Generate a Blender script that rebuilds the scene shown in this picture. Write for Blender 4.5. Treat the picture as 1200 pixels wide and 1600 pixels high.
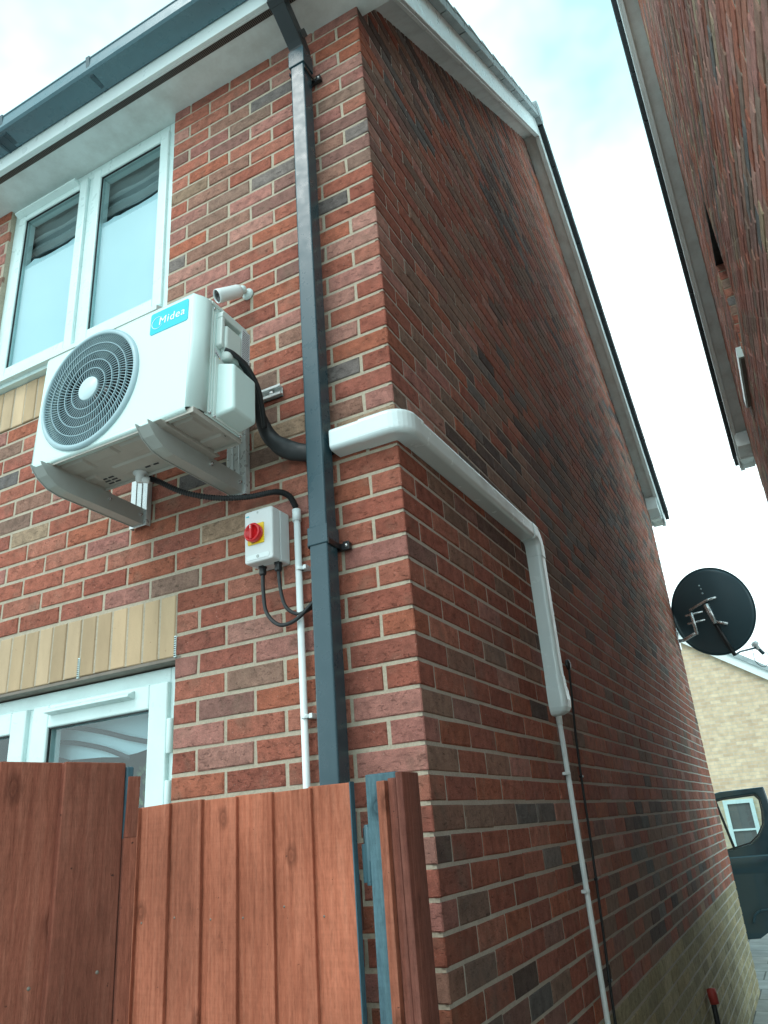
import bpy, bmesh, math, random
from math import radians, sin, cos, pi, sqrt
from mathutils import Vector, Matrix, noise
random.seed(11)
S = bpy.context.scene
COL = S.collection
for o in list(bpy.data.objects): bpy.data.objects.remove(o)

# ------------------------------------------------------------------ camera
cam_d = bpy.data.cameras.new('camera'); cam = bpy.data.objects.new('camera', cam_d); COL.objects.link(cam)
cam.location = (0.86296003, -1.90138694, -0.21528528)
cam.rotation_euler = (radians(113.09202), radians(4.34707), radians(27.91556))
cam_d.sensor_fit = 'HORIZONTAL'; cam_d.sensor_width = 36; cam_d.lens = 36*1180.8/1200
cam_d.clip_start = 0.02; cam_d.clip_end = 2000
S.camera = cam

# ------------------------------------------------------------------ world, sun, exposure
W = bpy.data.worlds.new('World'); S.world = W; W.use_nodes = True
nt = W.node_tree; nt.nodes.clear()
def wn(t): return nt.nodes.new(t)
out = wn('ShaderNodeOutputWorld'); bg = wn('ShaderNodeBackground'); bg.inputs['Strength'].default_value = 0.115
sky = wn('ShaderNodeTexSky'); sky.sky_type = 'NISHITA'; sky.sun_disc = False
sky.sun_elevation = radians(52); sky.sun_rotation = radians(200); sky.air_density = 1.0; sky.dust_density = 2.5
tc = wn('ShaderNodeTexCoord'); mp = wn('ShaderNodeMapping'); mp.inputs['Scale'].default_value = (1.0, 1.0, 1.5)
nz = wn('ShaderNodeTexNoise'); nz.inputs['Scale'].default_value = 1.9; nz.inputs['Detail'].default_value = 5; nz.inputs['Roughness'].default_value = .55
rp = wn('ShaderNodeValToRGB'); e = rp.color_ramp.elements
e[0].position = .40; e[0].color = (4.0, 7.3, 7.9, 1); e[1].position = .70; e[1].color = (11.8, 14.4, 14.6, 1)
mx = wn('ShaderNodeMixRGB'); mx.inputs['Fac'].default_value = .93
L = nt.links.new
L(tc.outputs['Generated'], mp.inputs['Vector']); L(mp.outputs['Vector'], nz.inputs['Vector']); sxz = wn('ShaderNodeSeparateXYZ'); L(tc.outputs['Generated'], sxz.inputs[0]); ma = wn('ShaderNodeMath'); ma.operation = 'MULTIPLY_ADD'; ma.inputs[1].default_value = -.42; ma.inputs[2].default_value = .30; L(sxz.outputs['Z'], ma.inputs[0])
ad_ = wn('ShaderNodeMath'); ad_.operation = 'ADD'; L(ma.outputs[0], ad_.inputs[0]); L(nz.outputs['Fac'], ad_.inputs[1]); L(ad_.outputs[0], rp.inputs['Fac'])
L(sky.outputs['Color'], mx.inputs['Color1']); L(rp.outputs['Color'], mx.inputs['Color2'])
L(mx.outputs['Color'], bg.inputs['Color']); L(bg.outputs['Background'], out.inputs['Surface'])
sd = bpy.data.lights.new('sun', 'SUN'); sd.energy = 1.0; sd.angle = radians(25); sd.color = (1.0, .98, .93)
sun = bpy.data.objects.new('sun', sd); COL.objects.link(sun)
sun_dir = Vector((sin(radians(200))*cos(radians(52)), cos(radians(200))*cos(radians(52)), sin(radians(52))))
sun.rotation_euler = sun_dir.to_track_quat('Z', 'Y').to_euler()
S.view_settings.view_transform = 'Standard'; S.view_settings.look = 'None'
S.view_settings.exposure = 0.54; S.view_settings.gamma = 1.0
S.render.engine = 'CYCLES'
S.cycles.max_bounces = 8

# ------------------------------------------------------------------ material helpers
MATS = {}
class NM:
    def __init__(s, name):
        s.m = bpy.data.materials.new(name); s.m.use_nodes = True; s.t = s.m.node_tree
        s.b = s.t.nodes['Principled BSDF']; s.tc = s.t.nodes.new('ShaderNodeTexCoord')
    def n(s, t, **k):
        x = s.t.nodes.new(t)
        for a, v in k.items():
            if a in x.inputs: x.inputs[a].default_value = v
            else: setattr(x, a, v)
        return x
    def l(s, a, b): s.t.links.new(a, b)
    def coord(s, scale=(1, 1, 1), rot=(0, 0, 0)):
        m = s.n('ShaderNodeMapping'); m.inputs['Scale'].default_value = scale; m.inputs['Rotation'].default_value = rot
        s.l(s.tc.outputs['Object'], m.inputs['Vector']); return m.outputs['Vector']
    def noise(s, scale, detail=3, rough=.5, vec=None, dist=0.0):
        x = s.n('ShaderNodeTexNoise'); x.inputs['Scale'].default_value = scale; x.inputs['Detail'].default_value = detail
        x.inputs['Roughness'].default_value = rough; x.inputs['Distortion'].default_value = dist
        s.l(vec if vec is not None else s.tc.outputs['Object'], x.inputs['Vector']); return x.outputs['Fac']
    def ramp(s, fac, stops):
        r = s.n('ShaderNodeValToRGB'); els = r.color_ramp.elements
        while len(els) < len(stops): els.new(.5)
        for el, (p, c) in zip(els, stops):
            el.position = p; el.color = (c[0], c[1], c[2], 1) if isinstance(c, (tuple, list)) else (c, c, c, 1)
        s.l(fac, r.inputs['Fac']); return r.outputs['Color']
    def mix(s, fac, a, b, mode='MIX'):
        x = s.n('ShaderNodeMixRGB'); x.blend_type = mode
        for i, v in (('Fac', fac), ('Color1', a), ('Color2', b)):
            if isinstance(v, (int, float)): x.inputs[i].default_value = v if i == 'Fac' else (v, v, v, 1)
            elif isinstance(v, (tuple, list)): x.inputs[i].default_value = (v[0], v[1], v[2], 1)
            else: s.l(v, x.inputs[i])
        return x.outputs['Color']
    def bump(s, h, strength=.3, dist=.01, prev=None):
        x = s.n('ShaderNodeBump'); x.inputs['Strength'].default_value = strength; x.inputs['Distance'].default_value = dist
        s.l(h, x.inputs['Height'])
        if prev is not None: s.l(prev, x.inputs['Normal'])
        return x.outputs['Normal']
    def done(s, color=None, rough=None, normal=None, metal=None, **k):
        for inp, v in (('Base Color', color), ('Roughness', rough), ('Metallic', metal)):
            if v is None: continue
            if isinstance(v, (int, float)): s.b.inputs[inp].default_value = v
            elif isinstance(v, (tuple, list)): s.b.inputs[inp].default_value = (v[0], v[1], v[2], 1)
            else: s.l(v, s.b.inputs[inp])
        if normal is not None: s.l(normal, s.b.inputs['Normal'])
        for a, v in k.items(): s.b.inputs[a].default_value = v
        MATS[s.m.name] = s.m; return s.m

def m_plastic(name, col, rough=.4, dirt=.12, scale=9, spec=.5, dcol=None, bump=.05, **k):
    m = NM(name)
    a = m.noise(scale, 6, .62); f = m.ramp(a, [(.42, 0.0), (.75, 1.0)])
    x = m.n('ShaderNodeMath', operation='MULTIPLY'); x.inputs[1].default_value = dirt; m.l(f, x.inputs[0])
    dc = dcol or tuple(c*.45 for c in col)
    c = m.mix(x.outputs[0], col, dc)
    r = m.ramp(m.noise(scale*3, 4), [(.3, max(.02, rough-.08)), (.7, min(1, rough+.1))])
    return m.done(c, r, m.bump(m.noise(scale*22, 2), bump, .002), **{'Specular IOR Level': spec, **k})

m_plastic('white_upvc', (.63, .79, .78), .32, .18)
m_plastic('soffit_white', (.69, .77, .76), .45, .42, 7, dcol=(.30, .29, .25))
m_plastic('fascia_white', (.72, .83, .83), .32, .12, 5, dcol=(.42, .40, .36))
m_plastic('ac_white', (.61, .78, .76), .38, .08, 6, dcol=(.55, .56, .52), bump=.03)
m_plastic('ac_cream', (.63, .73, .70), .42, .08, 6)
m_plastic('ac_base', (.40, .39, .35), .45, .35, 14, dcol=(.27, .25, .22))
m_plastic('grille_grey', (.33, .47, .51), .4, .12, 12)
m_plastic('grille_rib', (.25, .37, .41), .45, .1, 12)
m_plastic('hub_grey', (.52, .68, .71), .4, .1, 12)
m_plastic('dark_cavity', (.006, .012, .016), .6, .1)
m_plastic('bracket_metal', (.40, .43, .41), .38, .3, 11, dcol=(.30, .29, .25), Metallic=.25)
m_plastic('rail_metal', (.62, .66, .66), .3, .2, 14, Metallic=.5)
m_plastic('anthracite', (.022, .060, .078), .30, .06, 7, dcol=(.08, .12, .13), spec=.5)
m_plastic('gutter_grey', (.075, .16, .195), .30, .10, 7, dcol=(.05, .09, .10), spec=.6)
m_plastic('anthracite_dark', (.018, .026, .030), .4, .2, 7)
m_plastic('black_rubber', (.014, .017, .019), .5, .2, 20)
m_plastic('black_plastic', (.012, .014, .016), .35, .1, 20)
m_plastic('trunking_white', (.68, .80, .81), .20, .04, 5, bump=.0, spec=.7)
m_plastic('conduit_white', (.74, .81, .81), .35, .12, 12)
m_plastic('switch_grey', (.66, .70, .70), .38, .06, 12)
m_plastic('knob_red', (.62, .015, .02), .3, .05)
m_plastic('yellow', (.85, .58, .01), .4, .05)
m_plastic('steel', (.55, .56, .56), .25, .25, 30, Metallic=.9)
m_plastic('dish_grey', (.030, .070, .088), .42, .15, 5)
m_plastic('van_paint', (.012, .042, .058), .14, .1, 3, **{'Coat Weight': .8})
m_plastic('red_cap', (.42, .05, .04), .5, .2)
m_plastic('cyan_badge', (.0, .50, .62), .35, .03)
m_plastic('badge_white', (.85, .87, .87), .4, .02)
m_plastic('sticker_white', (.62, .65, .68), .45, .1, 30)
m_plastic('ink', (.03, .03, .035), .6, 0)
m_plastic('grey_lines', (.42, .46, .45), .5, 0)
m_plastic('roof_dark', (.030, .036, .040), .7, .3, 6)
m_plastic('lintel_grey', (.20, .17, .14), .7, .4, 10)
m_plastic('interior', (.10, .11, .11), .9, .2, 3)
m_plastic('curtain', (.34, .38, .38), .9, .3, 8)
m_plastic('added_stem_bark', (.10, .075, .05), .9, .3, 9)

m = NM('roof_tile'); a = m.noise(7, 6, .65); c = m.ramp(a, [(.3, (.20, .26, .27)), (.7, (.34, .42, .43))])
m.done(c, .6, m.bump(m.noise(60, 5, .7), .35, .006))

m = NM('film')   # pale privacy film inside the panes, and the sheet imitating reflected sky
m.done(m.ramp(m.noise(1.5, 3), [(.3, (.55, .70, .74)), (.7, (.66, .80, .83))]), .55)

m = NM('glass')
m.b.inputs['Base Color'].default_value = (.85, .95, .96, 1)
tr = m.n('ShaderNodeBsdfTransparent'); tr.inputs['Color'].default_value = (.72, .84, .86, 1)
gl = m.n('ShaderNodeBsdfGlossy'); gl.inputs['Roughness'].default_value = .015; gl.inputs['Color'].default_value = (.95, 1, 1, 1)
lw = m.n('ShaderNodeLayerWeight'); lw.inputs['Blend'].default_value = .5
pw = m.n('ShaderNodeMath', operation='POWER'); pw.inputs[1].default_value = 4.0; m.l(lw.outputs['Facing'], pw.inputs[0])
fr = m.n('ShaderNodeMath', operation='MULTIPLY_ADD'); fr.inputs[1].default_value = .90; fr.inputs[2].default_value = .07; m.l(pw.outputs[0], fr.inputs[0])
ms = m.n('ShaderNodeMixShader'); m.l(fr.outputs[0], ms.inputs['Fac']); m.l(tr.outputs[0], ms.inputs[1]); m.l(gl.outputs[0], ms.inputs[2])
m.l(ms.outputs[0], m.t.nodes['Material Output'].inputs['Surface']); MATS['glass'] = m.m

def brick_mat(name, tint=(1, 1, 1), blotch=.0):
    m = NM(name)
    at = m.n('ShaderNodeAttribute'); at.attribute_name = 'bcol'
    col = at.outputs['Color']
    # mottling within each brick
    n1 = m.noise(26, 5, .6); c = m.mix(1.0, col, m.ramp(n1, [(.25, .62), (.5, 1.0), (.78, 1.35)]), 'MULTIPLY')
    n2 = m.noise(9, 3, .5); c = m.mix(m.ramp(n2, [(.56, 0.0), (.75, .45)]), c, (.25, .165, .12))
    # pale salts
    c = m.mix(1.0, c, m.ramp(m.noise(330, 3, .7), [(.30, .72), (.5, 1.0), (.72, 1.22)]), 'MULTIPLY'); n3 = m.noise(160, 2, .5); c = m.mix(m.ramp(n3, [(.66, 0.0), (.76, .45)]), c, (.60, .45, .38))
    # drag marks: short dark diagonal creases
    v = m.coord((60, 60, 150), (radians(28), radians(28), 0)); vo = m.noise(.75, 4, .7, v, 1.2)
    cre = m.ramp(vo, [(.33, 0.0), (.42, 1.0)])
    c = m.mix(1.0, c, m.ramp(vo, [(.32, .42), (.40, 1.0)]), 'MULTIPLY')
    if blotch:
        n4 = m.noise(.9, 4, .6); c = m.mix(m.ramp(n4, [(.48, 0.0), (.68, blotch)]), c, (.055, .045, .042))
        n5 = m.noise(2.1, 5, .6); c = m.mix(m.ramp(n5, [(.60, 0.0), (.75, .35)]), c, (.24, .21, .19))
    c = m.mix(1.0, c, tint, 'MULTIPLY')
    nb = m.bump(cre, .8, .006); nb = m.bump(m.noise(70, 6, .8), 1.0, .009, nb); nb = m.bump(m.noise(260, 4, .75), .9, .005, nb)
    m.done(c, .88, nb, **{'Specular IOR Level': .25})
brick_mat('brick_front', (1.12, 1.14, 1.14))
brick_mat('brick_gable', (1.08, 1.13, 1.13), .28)
def buff_mat():
    m = NM('brick_buff'); at = m.n('ShaderNodeAttribute'); at.attribute_name = 'bcol'
    c = m.mix(1.0, at.outputs['Color'], m.ramp(m.noise(7, 4, .6, m.coord((1, 1, .35))), [(.25, .80), (.75, 1.16)]), 'MULTIPLY')
    c = m.mix(m.ramp(m.noise(60, 2), [(.70, 0.0), (.78, .5)]), c, (.22, .12, .07))
    m.done(c, .88, m.bump(m.noise(90, 5, .6), .35, .003), **{'Specular IOR Level': .25})
buff_mat()
brick_mat('brick_neighbour', (1.25, 1.42, 1.46), .12)

def mortar_mat(name, a, b):
    m = NM(name); c = m.mix(m.noise(14, 5, .6), a, b); c = m.mix(1.0, c, m.ramp(m.noise(180, 3), [(.3, .86), (.6, 1.05)]), 'MULTIPLY')
    m.done(c, .95, m.bump(m.noise(38, 5, .65), .8, .007))
mortar_mat('mortar_front', (.36, .31, .235), (.47, .41, .32))
mortar_mat('mortar_gable', (.40, .375, .325), (.54, .51, .455))
mortar_mat('mortar_pale', (.30, .28, .22), (.42, .39, .32))

def wood_mat(name, c0, c1, c2):
    m = NM(name)
    at = m.n('ShaderNodeAttribute'); at.attribute_name = 'seed'
    ad = m.n('ShaderNodeVectorMath', operation='ADD'); m.l(m.tc.outputs['Object'], ad.inputs[0]); m.l(at.outputs['Vector'], ad.inputs[1])
    mp = m.n('ShaderNodeMapping'); mp.inputs['Scale'].default_value = (26, 26, 1.1); m.l(ad.outputs[0], mp.inputs['Vector'])
    g = m.noise(1.5, 7, .68, mp.outputs[0], 2.2)
    # knots
    sx = m.n('ShaderNodeSeparateXYZ'); m.l(ad.outputs[0], sx.inputs[0]); su = m.n('ShaderNodeMath', operation='ADD'); m.l(sx.outputs['X'], su.inputs[0]); m.l(sx.outputs['Y'], su.inputs[1])
    cc = m.n('ShaderNodeCombineXYZ'); m.l(su.outputs[0], cc.inputs['X']); m.l(sx.outputs['Z'], cc.inputs['Y'])
    mk = m.n('ShaderNodeMapping'); mk.inputs['Scale'].default_value = (11, 6.5, 1); m.l(cc.outputs[0], mk.inputs['Vector'])
    vr = m.n('ShaderNodeTexVoronoi'); vr.voronoi_dimensions = '2D'; vr.inputs['Scale'].default_value = 1.0; m.l(mk.outputs[0], vr.inputs['Vector'])
    kd = m.n('ShaderNodeMath', operation='ADD'); m.l(vr.outputs['Distance'], kd.inputs[0]); kq = m.n('ShaderNodeMath', operation='MULTIPLY'); kq.inputs[1].default_value = .14; m.l(g, kq.inputs[0]); m.l(kq.outputs[0], kd.inputs[1])
    kn0 = m.ramp(kd.outputs[0], [(.085, .75), (.12, .45), (.15, .85), (.26, 0.0)])
    vs_ = m.n('ShaderNodeSeparateColor'); m.l(vr.outputs['Color'], vs_.inputs[0]); kn = m.mix(1.0, kn0, m.ramp(vs_.outputs[0], [(.62, 0.0), (.72, 1.0)]), 'MULTIPLY')
    c = m.ramp(g, [(.28, c0), (.5, c1), (.72, c2)])
    mh = m.n('ShaderNodeMapping'); mh.inputs['Scale'].default_value = (3, 3, 160); m.l(ad.outputs[0], mh.inputs['Vector'])
    saw = m.noise(1.2, 3, .6, mh.outputs[0]); c = m.mix(1.0, c, m.ramp(saw, [(.3, .95), (.65, 1.03)]), 'MULTIPLY')
    ws = m.noise(2.2, 4, .6, m.coord((3, 3, .6))); c = m.mix(m.ramp(ws, [(.52, 0.0), (.70, .30)]), c, tuple(x*.45 for x in c0))
    ro = m.n('ShaderNodeMath', operation='MULTIPLY'); ro.inputs[1].default_value = .75; m.l(kn, ro.inputs[0])
    c = m.mix(ro.outputs[0], c, tuple(x*.42 for x in c0))
    s2 = m.n('ShaderNodeSeparateXYZ'); m.l(at.outputs['Vector'], s2.inputs[0]); sd_ = m.n('ShaderNodeMath', operation='FRACT'); m.l(s2.outputs['X'], sd_.inputs[0])
    c = m.mix(1.0, c, m.ramp(sd_.outputs[0], [(0.0, (.80, .84, .86)), (1.0, (1.15, 1.12, 1.08))]), 'MULTIPLY')
    big = m.noise(3.5, 3); c = m.mix(1.0, c, m.ramp(big, [(.3, .82), (.7, 1.16)]), 'MULTIPLY')
    sp = m.noise(90, 2, .5, ad.outputs[0]); c = m.mix(m.ramp(sp, [(.74, 0.0), (.79, .8)]), c, (.03, .015, .012))
    nb = m.bump(g, .35, .006); nb = m.bump(saw, .12, .002, nb); nb = m.bump(kn, .4, .004, nb)
    c = m.mix(1.0, c, m.ramp(m.noise(140, 5, .75, m.coord((1, 1, .25))), [(.28, .72), (.5, 1.0), (.74, 1.2)]), 'MULTIPLY'); nb = m.bump(m.noise(90, 6, .75, m.coord((1, 1, .3))), .6, .005, nb)
    m.done(c, .86, nb, **{'Specular IOR Level': .18})
wood_mat('wood_gate', (.27, .080, .046), (.36, .118, .070), (.43, .160, .10))
wood_mat('wood_fence', (.24, .070, .046), (.31, .102, .066), (.38, .140, .094))
wood_mat('wood_dark', (.14, .046, .034), (.20, .070, .050), (.25, .095, .07))
wood_mat('post_blue', (.055, .10, .13), (.075, .14, .17), (.10, .18, .21))

m = NM('paving')
br = m.n('ShaderNodeTexBrick'); br.offset = .5; m.l(m.tc.outputs['Object'], br.inputs['Vector'])
br.inputs['Scale'].default_value = 1; br.inputs['Brick Width'].default_value = .6; br.inputs['Row Height'].default_value = .45
br.inputs['Mortar Size'].default_value = .008; br.inputs['Color1'].default_value = (.28, .28, .27, 1); br.inputs['Color2'].default_value = (.36, .355, .34, 1)
br.inputs['Mortar'].default_value = (.10, .10, .09, 1)
c = m.mix(1.0, br.outputs['Color'], m.ramp(m.noise(5, 6, .6), [(.3, .75), (.7, 1.15)]), 'MULTIPLY')
m.done(c, .85, m.bump(m.noise(60, 4), .4, .005))
m = NM('gravel'); m.done(m.ramp(m.noise(55, 6, .7), [(.3, (.14, .13, .11)), (.7, (.45, .43, .40))]), .9, m.bump(m.noise(60, 5), 1.0, .02))

m = NM('beige_brick')
sx = m.n('ShaderNodeSeparateXYZ'); m.l(m.tc.outputs['Object'], sx.inputs[0]); cx_ = m.n('ShaderNodeCombineXYZ'); m.l(sx.outputs['X'], cx_.inputs['X']); m.l(sx.outputs['Z'], cx_.inputs['Y'])
br = m.n('ShaderNodeTexBrick'); br.offset = .5; m.l(cx_.outputs[0], br.inputs['Vector'])
br.inputs['Scale'].default_value = 1; br.inputs['Brick Width'].default_value = .225; br.inputs['Row Height'].default_value = .075
br.inputs['Mortar Size'].default_value = .006; br.inputs['Color1'].default_value = (.52, .40, .27, 1); br.inputs['Color2'].default_value = (.66, .55, .38, 1)
br.inputs['Mortar'].default_value = (.50, .46, .38, 1)
c = m.mix(1.0, br.outputs['Color'], m.ramp(m.noise(8, 5), [(.3, .85), (.7, 1.1)]), 'MULTIPLY')
m.done(c, .9, m.bump(m.noise(80, 3), .3, .003))
m = NM('leaves'); m.done(m.ramp(m.noise(4, 3), [(.3, (.03, .06, .02)), (.7, (.09, .14, .05))]), .6)  # for the added leaf cards imitating a tree reflection in the door glass

# ------------------------------------------------------------------ mesh helpers
def tag(o, label=None, cat=None, group=None, kind=None):
    if label: o['label'] = label
    if cat: o['category'] = cat
    if group: o['group'] = group
    if kind: o['kind'] = kind
    return o
def empty(name, loc, label, cat, group=None):
    o = bpy.data.objects.new(name, None); COL.objects.link(o); o.location = loc; o.empty_display_size = .1
    return tag(o, label, cat, group)
class MB:
    def __init__(s): s.v = []; s.f = []; s.c = []; s.seed = []; s.sm = []
    def add(s, vs, fs, col=None, seed=None, smooth=False):
        b = len(s.v); s.v += [tuple(v) for v in vs]
        for f in fs: s.f.append([b+i for i in f]); s.sm.append(smooth)
        if col is not None: s.c += [col]*len(vs)
        if seed is not None: s.seed += [seed]*len(vs)
        return s
    def box(s, x0, x1, y0, y1, z0, z1, **k):
        vs = [(x0, y0, z0), (x1, y0, z0), (x1, y1, z0), (x0, y1, z0), (x0, y0, z1), (x1, y0, z1), (x1, y1, z1), (x0, y1, z1)]
        return s.add(vs, [(0, 3, 2, 1), (4, 5, 6, 7), (0, 1, 5, 4), (1, 2, 6, 5), (2, 3, 7, 6), (3, 0, 4, 7)], **k)
    def hexa(s, p, **k):     # eight points: bottom ring then top ring
        return s.add(p, [(0, 3, 2, 1), (4, 5, 6, 7), (0, 1, 5, 4), (1, 2, 6, 5), (2, 3, 7, 6), (3, 0, 4, 7)], **k)
    def prism(s, poly, a, b, axis='x', **k):   # polygon in the other two axes, extruded from a to b
        n = len(poly)
        def P(t, q): return {'x': (t, q[0], q[1]), 'y': (q[0], t, q[1]), 'z': (q[0], q[1], t)}[axis]
        vs = [P(a, q) for q in poly]+[P(b, q) for q in poly]
        fs = [tuple(range(n))[::-1], tuple(range(n, 2*n))]+[(i, (i+1) % n, n+(i+1) % n, n+i) for i in range(n)]
        return s.add(vs, fs, **k)
    def tube(s, pts, r, n=12, caps=True, smooth=True, rfun=None, flat=None):
        pts = [Vector(p) for p in pts]; rings = []; T = []
        for i in range(len(pts)):
            a = pts[max(0, i-1)]; b = pts[min(len(pts)-1, i+1)]; T.append((b-a).normalized())
        u = T[0].orthogonal().normalized(); vs = []
        for i, p in enumerate(pts):
            u = (u-T[i]*u.dot(T[i])).normalized(); w = T[i].cross(u)
            rr = rfun(i/(len(pts)-1)) if rfun else (r[i] if isinstance(r, (list, tuple)) else r)
            for k in range(n):
                a = 2*pi*k/n; vs.append(p+(u*cos(a)+w*sin(a))*rr)
        fs = [(i*n+k, i*n+(k+1) % n, (i+1)*n+(k+1) % n, (i+1)*n+k) for i in range(len(pts)-1) for k in range(n)]
        s.add(vs, fs, smooth=smooth)
        if caps:
            b = len(s.v)-len(vs); s.f.append([b+k for k in range(n)][::-1]); s.f.append([b+(len(pts)-1)*n+k for k in range(n)]); s.sm += [False, False]
        return s
    def cyl(s, a, b, r, n=20, smooth=True): return s.tube([a, b], r, n, True, smooth)
    def lathe(s, o, axis, prof, n=32, smooth=True):   # prof: list of (radius, height along the axis)
        ax = Vector(axis).normalized(); u = ax.orthogonal().normalized(); w = ax.cross(u); o = Vector(o); vs = []
        for r, h in prof:
            for k in range(n):
                a = 2*pi*k/n; vs.append(o+ax*h+(u*cos(a)+w*sin(a))*max(r, 1e-5))
        fs = [(i*n+k, i*n+(k+1) % n, (i+1)*n+(k+1) % n, (i+1)*n+k) for i in range(len(prof)-1) for k in range(n)]
        return s.add(vs, fs, smooth=smooth)
    def build(s, name, mat, parent=None, bevel=0, seg=2, solid=0, fix=True):
        me = bpy.data.meshes.new(name); me.from_pydata(s.v, [], s.f)
        me.polygons.foreach_set('use_smooth', s.sm[:len(me.polygons)] if len(s.sm) == len(me.polygons) else [False]*len(me.polygons))
        if s.c:
            a = me.color_attributes.new('bcol', 'FLOAT_COLOR', 'POINT')
            a.data.foreach_set('color', [x for c in s.c for x in (c[0], c[1], c[2], 1.0)])
        if s.seed:
            a = me.attributes.new('seed', 'FLOAT_VECTOR', 'POINT'); a.data.foreach_set('vector', [x for c in s.seed for x in c])
        if fix:
            bm = bmesh.new(); bm.from_mesh(me); bmesh.ops.recalc_face_normals(bm, faces=bm.faces); bm.to_mesh(me); bm.free()
        me.materials.append(MATS[mat]); me.update()
        o = bpy.data.objects.new(name, me); COL.objects.link(o)
        if parent is not None:
            o.parent = parent
            o.matrix_parent_inverse = Matrix.Translation(-Vector(parent.location))
        if solid:
            q = o.modifiers.new('thick', 'SOLIDIFY'); q.thickness = solid; q.offset = 0
        if bevel:
            q = o.modifiers.new('bevel', 'BEVEL'); q.width = bevel; q.segments = seg; q.limit_method = 'ANGLE'; q.angle_limit = radians(35)
            q.harden_normals = False
        return o
def arc(c, r, a0, a1, n, plane='yz', x=0):
    res = []
    for i in range(n+1):
        a = radians(a0+(a1-a0)*i/n); p, q = c[0]+r*cos(a), c[1]+r*sin(a)
        res.append({'yz': (x, p, q), 'xz': (p, x, q), 'xy': (p, q, x)}[plane])
    return res
def smooth_path(pts, n=8):     # Catmull-Rom
    P = [Vector(p) for p in pts]; P = [P[0]*2-P[1]]+P+[P[-1]*2-P[-2]]; r = []
    for i in range(1, len(P)-2):
        for k in range(n):
            t = k/n; a, b, c, d = P[i-1:i+3]
            r.append(.5*((2*b)+(c-a)*t+(2*a-5*b+4*c-d)*t*t+(3*b-a-3*c+d)*t**3))
    r.append(P[-2]); return r

G = -1.85            # ground level
SOF = 2.98           # soffit level
L0, AY, AZ, SL = 7.05, 3.56, 5.765, .755     # gable depth, apex, slope
def rake(y, y0=0.0): return AZ-SL*abs(y-y0-AY)

# ------------------------------------------------------------------ brickwork: every brick is a chamfered block over a recessed mortar bed
RED = [(.385, .124, .082), (.42, .145, .098), (.36, .120, .086), (.345, .108, .074), (.43, .162, .112), (.405, .130, .078)]
PINK = [(.43, .19, .155), (.46, .225, .18), (.41, .17, .14)]
BRN = [(.31, .18, .135), (.28, .17, .13), (.33, .17, .125), (.26, .155, .12), (.29, .145, .12)]
GRY = [(.19, .16, .15), (.22, .18, .165), (.16, .14, .135)]
TAN = [(.42, .28, .18), (.38, .25, .17), (.45, .31, .21)]
DRK = [(.14, .09, .078), (.17, .105, .09), (.12, .085, .078)]
YEL = [(.40, .33, .20), (.46, .38, .24), (.36, .30, .19), (.43, .34, .20)]
def pick(w, r):
    t = r.random()*sum(x for x, _ in w)
    for x, l in w:
        t -= x
        if t <= 0:
            c = r.choice(l); k = r.uniform(.88, 1.12); return (c[0]*k, c[1]*k, c[2]*k)
    return w[-1][1][0]
def clump(u, z, s=.55, t=0): return noise.noise((u*s, z*s*1.5, 3.7+t))+.35*noise.noise((u*2.3, z*3, 9.1+t))
def col_front(k, i, r):
    z = k*.075
    if z < -.97: return pick([(1, YEL)], r)
    if z < .9: return pick([(9, RED), (2.4, PINK), (.35, BRN), (.15, TAN)], r)
    if z < 1.6: return pick([(5, RED), (1.5, PINK), (2.5, BRN), (.7, TAN), (.3, GRY)], r)
    if clump(i*.225, z, 1.3, 5) > .10: return pick([(1.5, RED), (2, PINK), (5.5, BRN), (.6, GRY)], r)
    return pick([(4.6, RED), (3.4, PINK), (1.5, BRN), (.1, GRY), (.1, TAN)], r)
def col_gable(k, i, r):
    z = k*.075; y = i*.225; n = clump(y, z, .5)
    if z < -.97: return pick([(1, YEL)], r)
    if z < -.15:
        w = [(3, RED), (4, BRN), (1.0, DRK), (1.0, GRY), (1.6 if i < 6 and z > -.4 else .2, TAN)] if n > -.12 else [(6, RED), (2.5, BRN), (.3, DRK), (.5, PINK)]
        return pick(w, r)
    if z < .8: return pick([(8, RED), (2, BRN), (.7, PINK), (.15, DRK)], r)
    if n > .12: return pick([(2, RED), (4, BRN), (2.2, DRK), (1.6, GRY)], r)
    if n < -.16: return pick([(5, RED), (3, BRN), (2.4, PINK)], r)
    return pick([(5, RED), (4.5, BRN), (1.2, PINK), (.25, DRK)], r)

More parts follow.
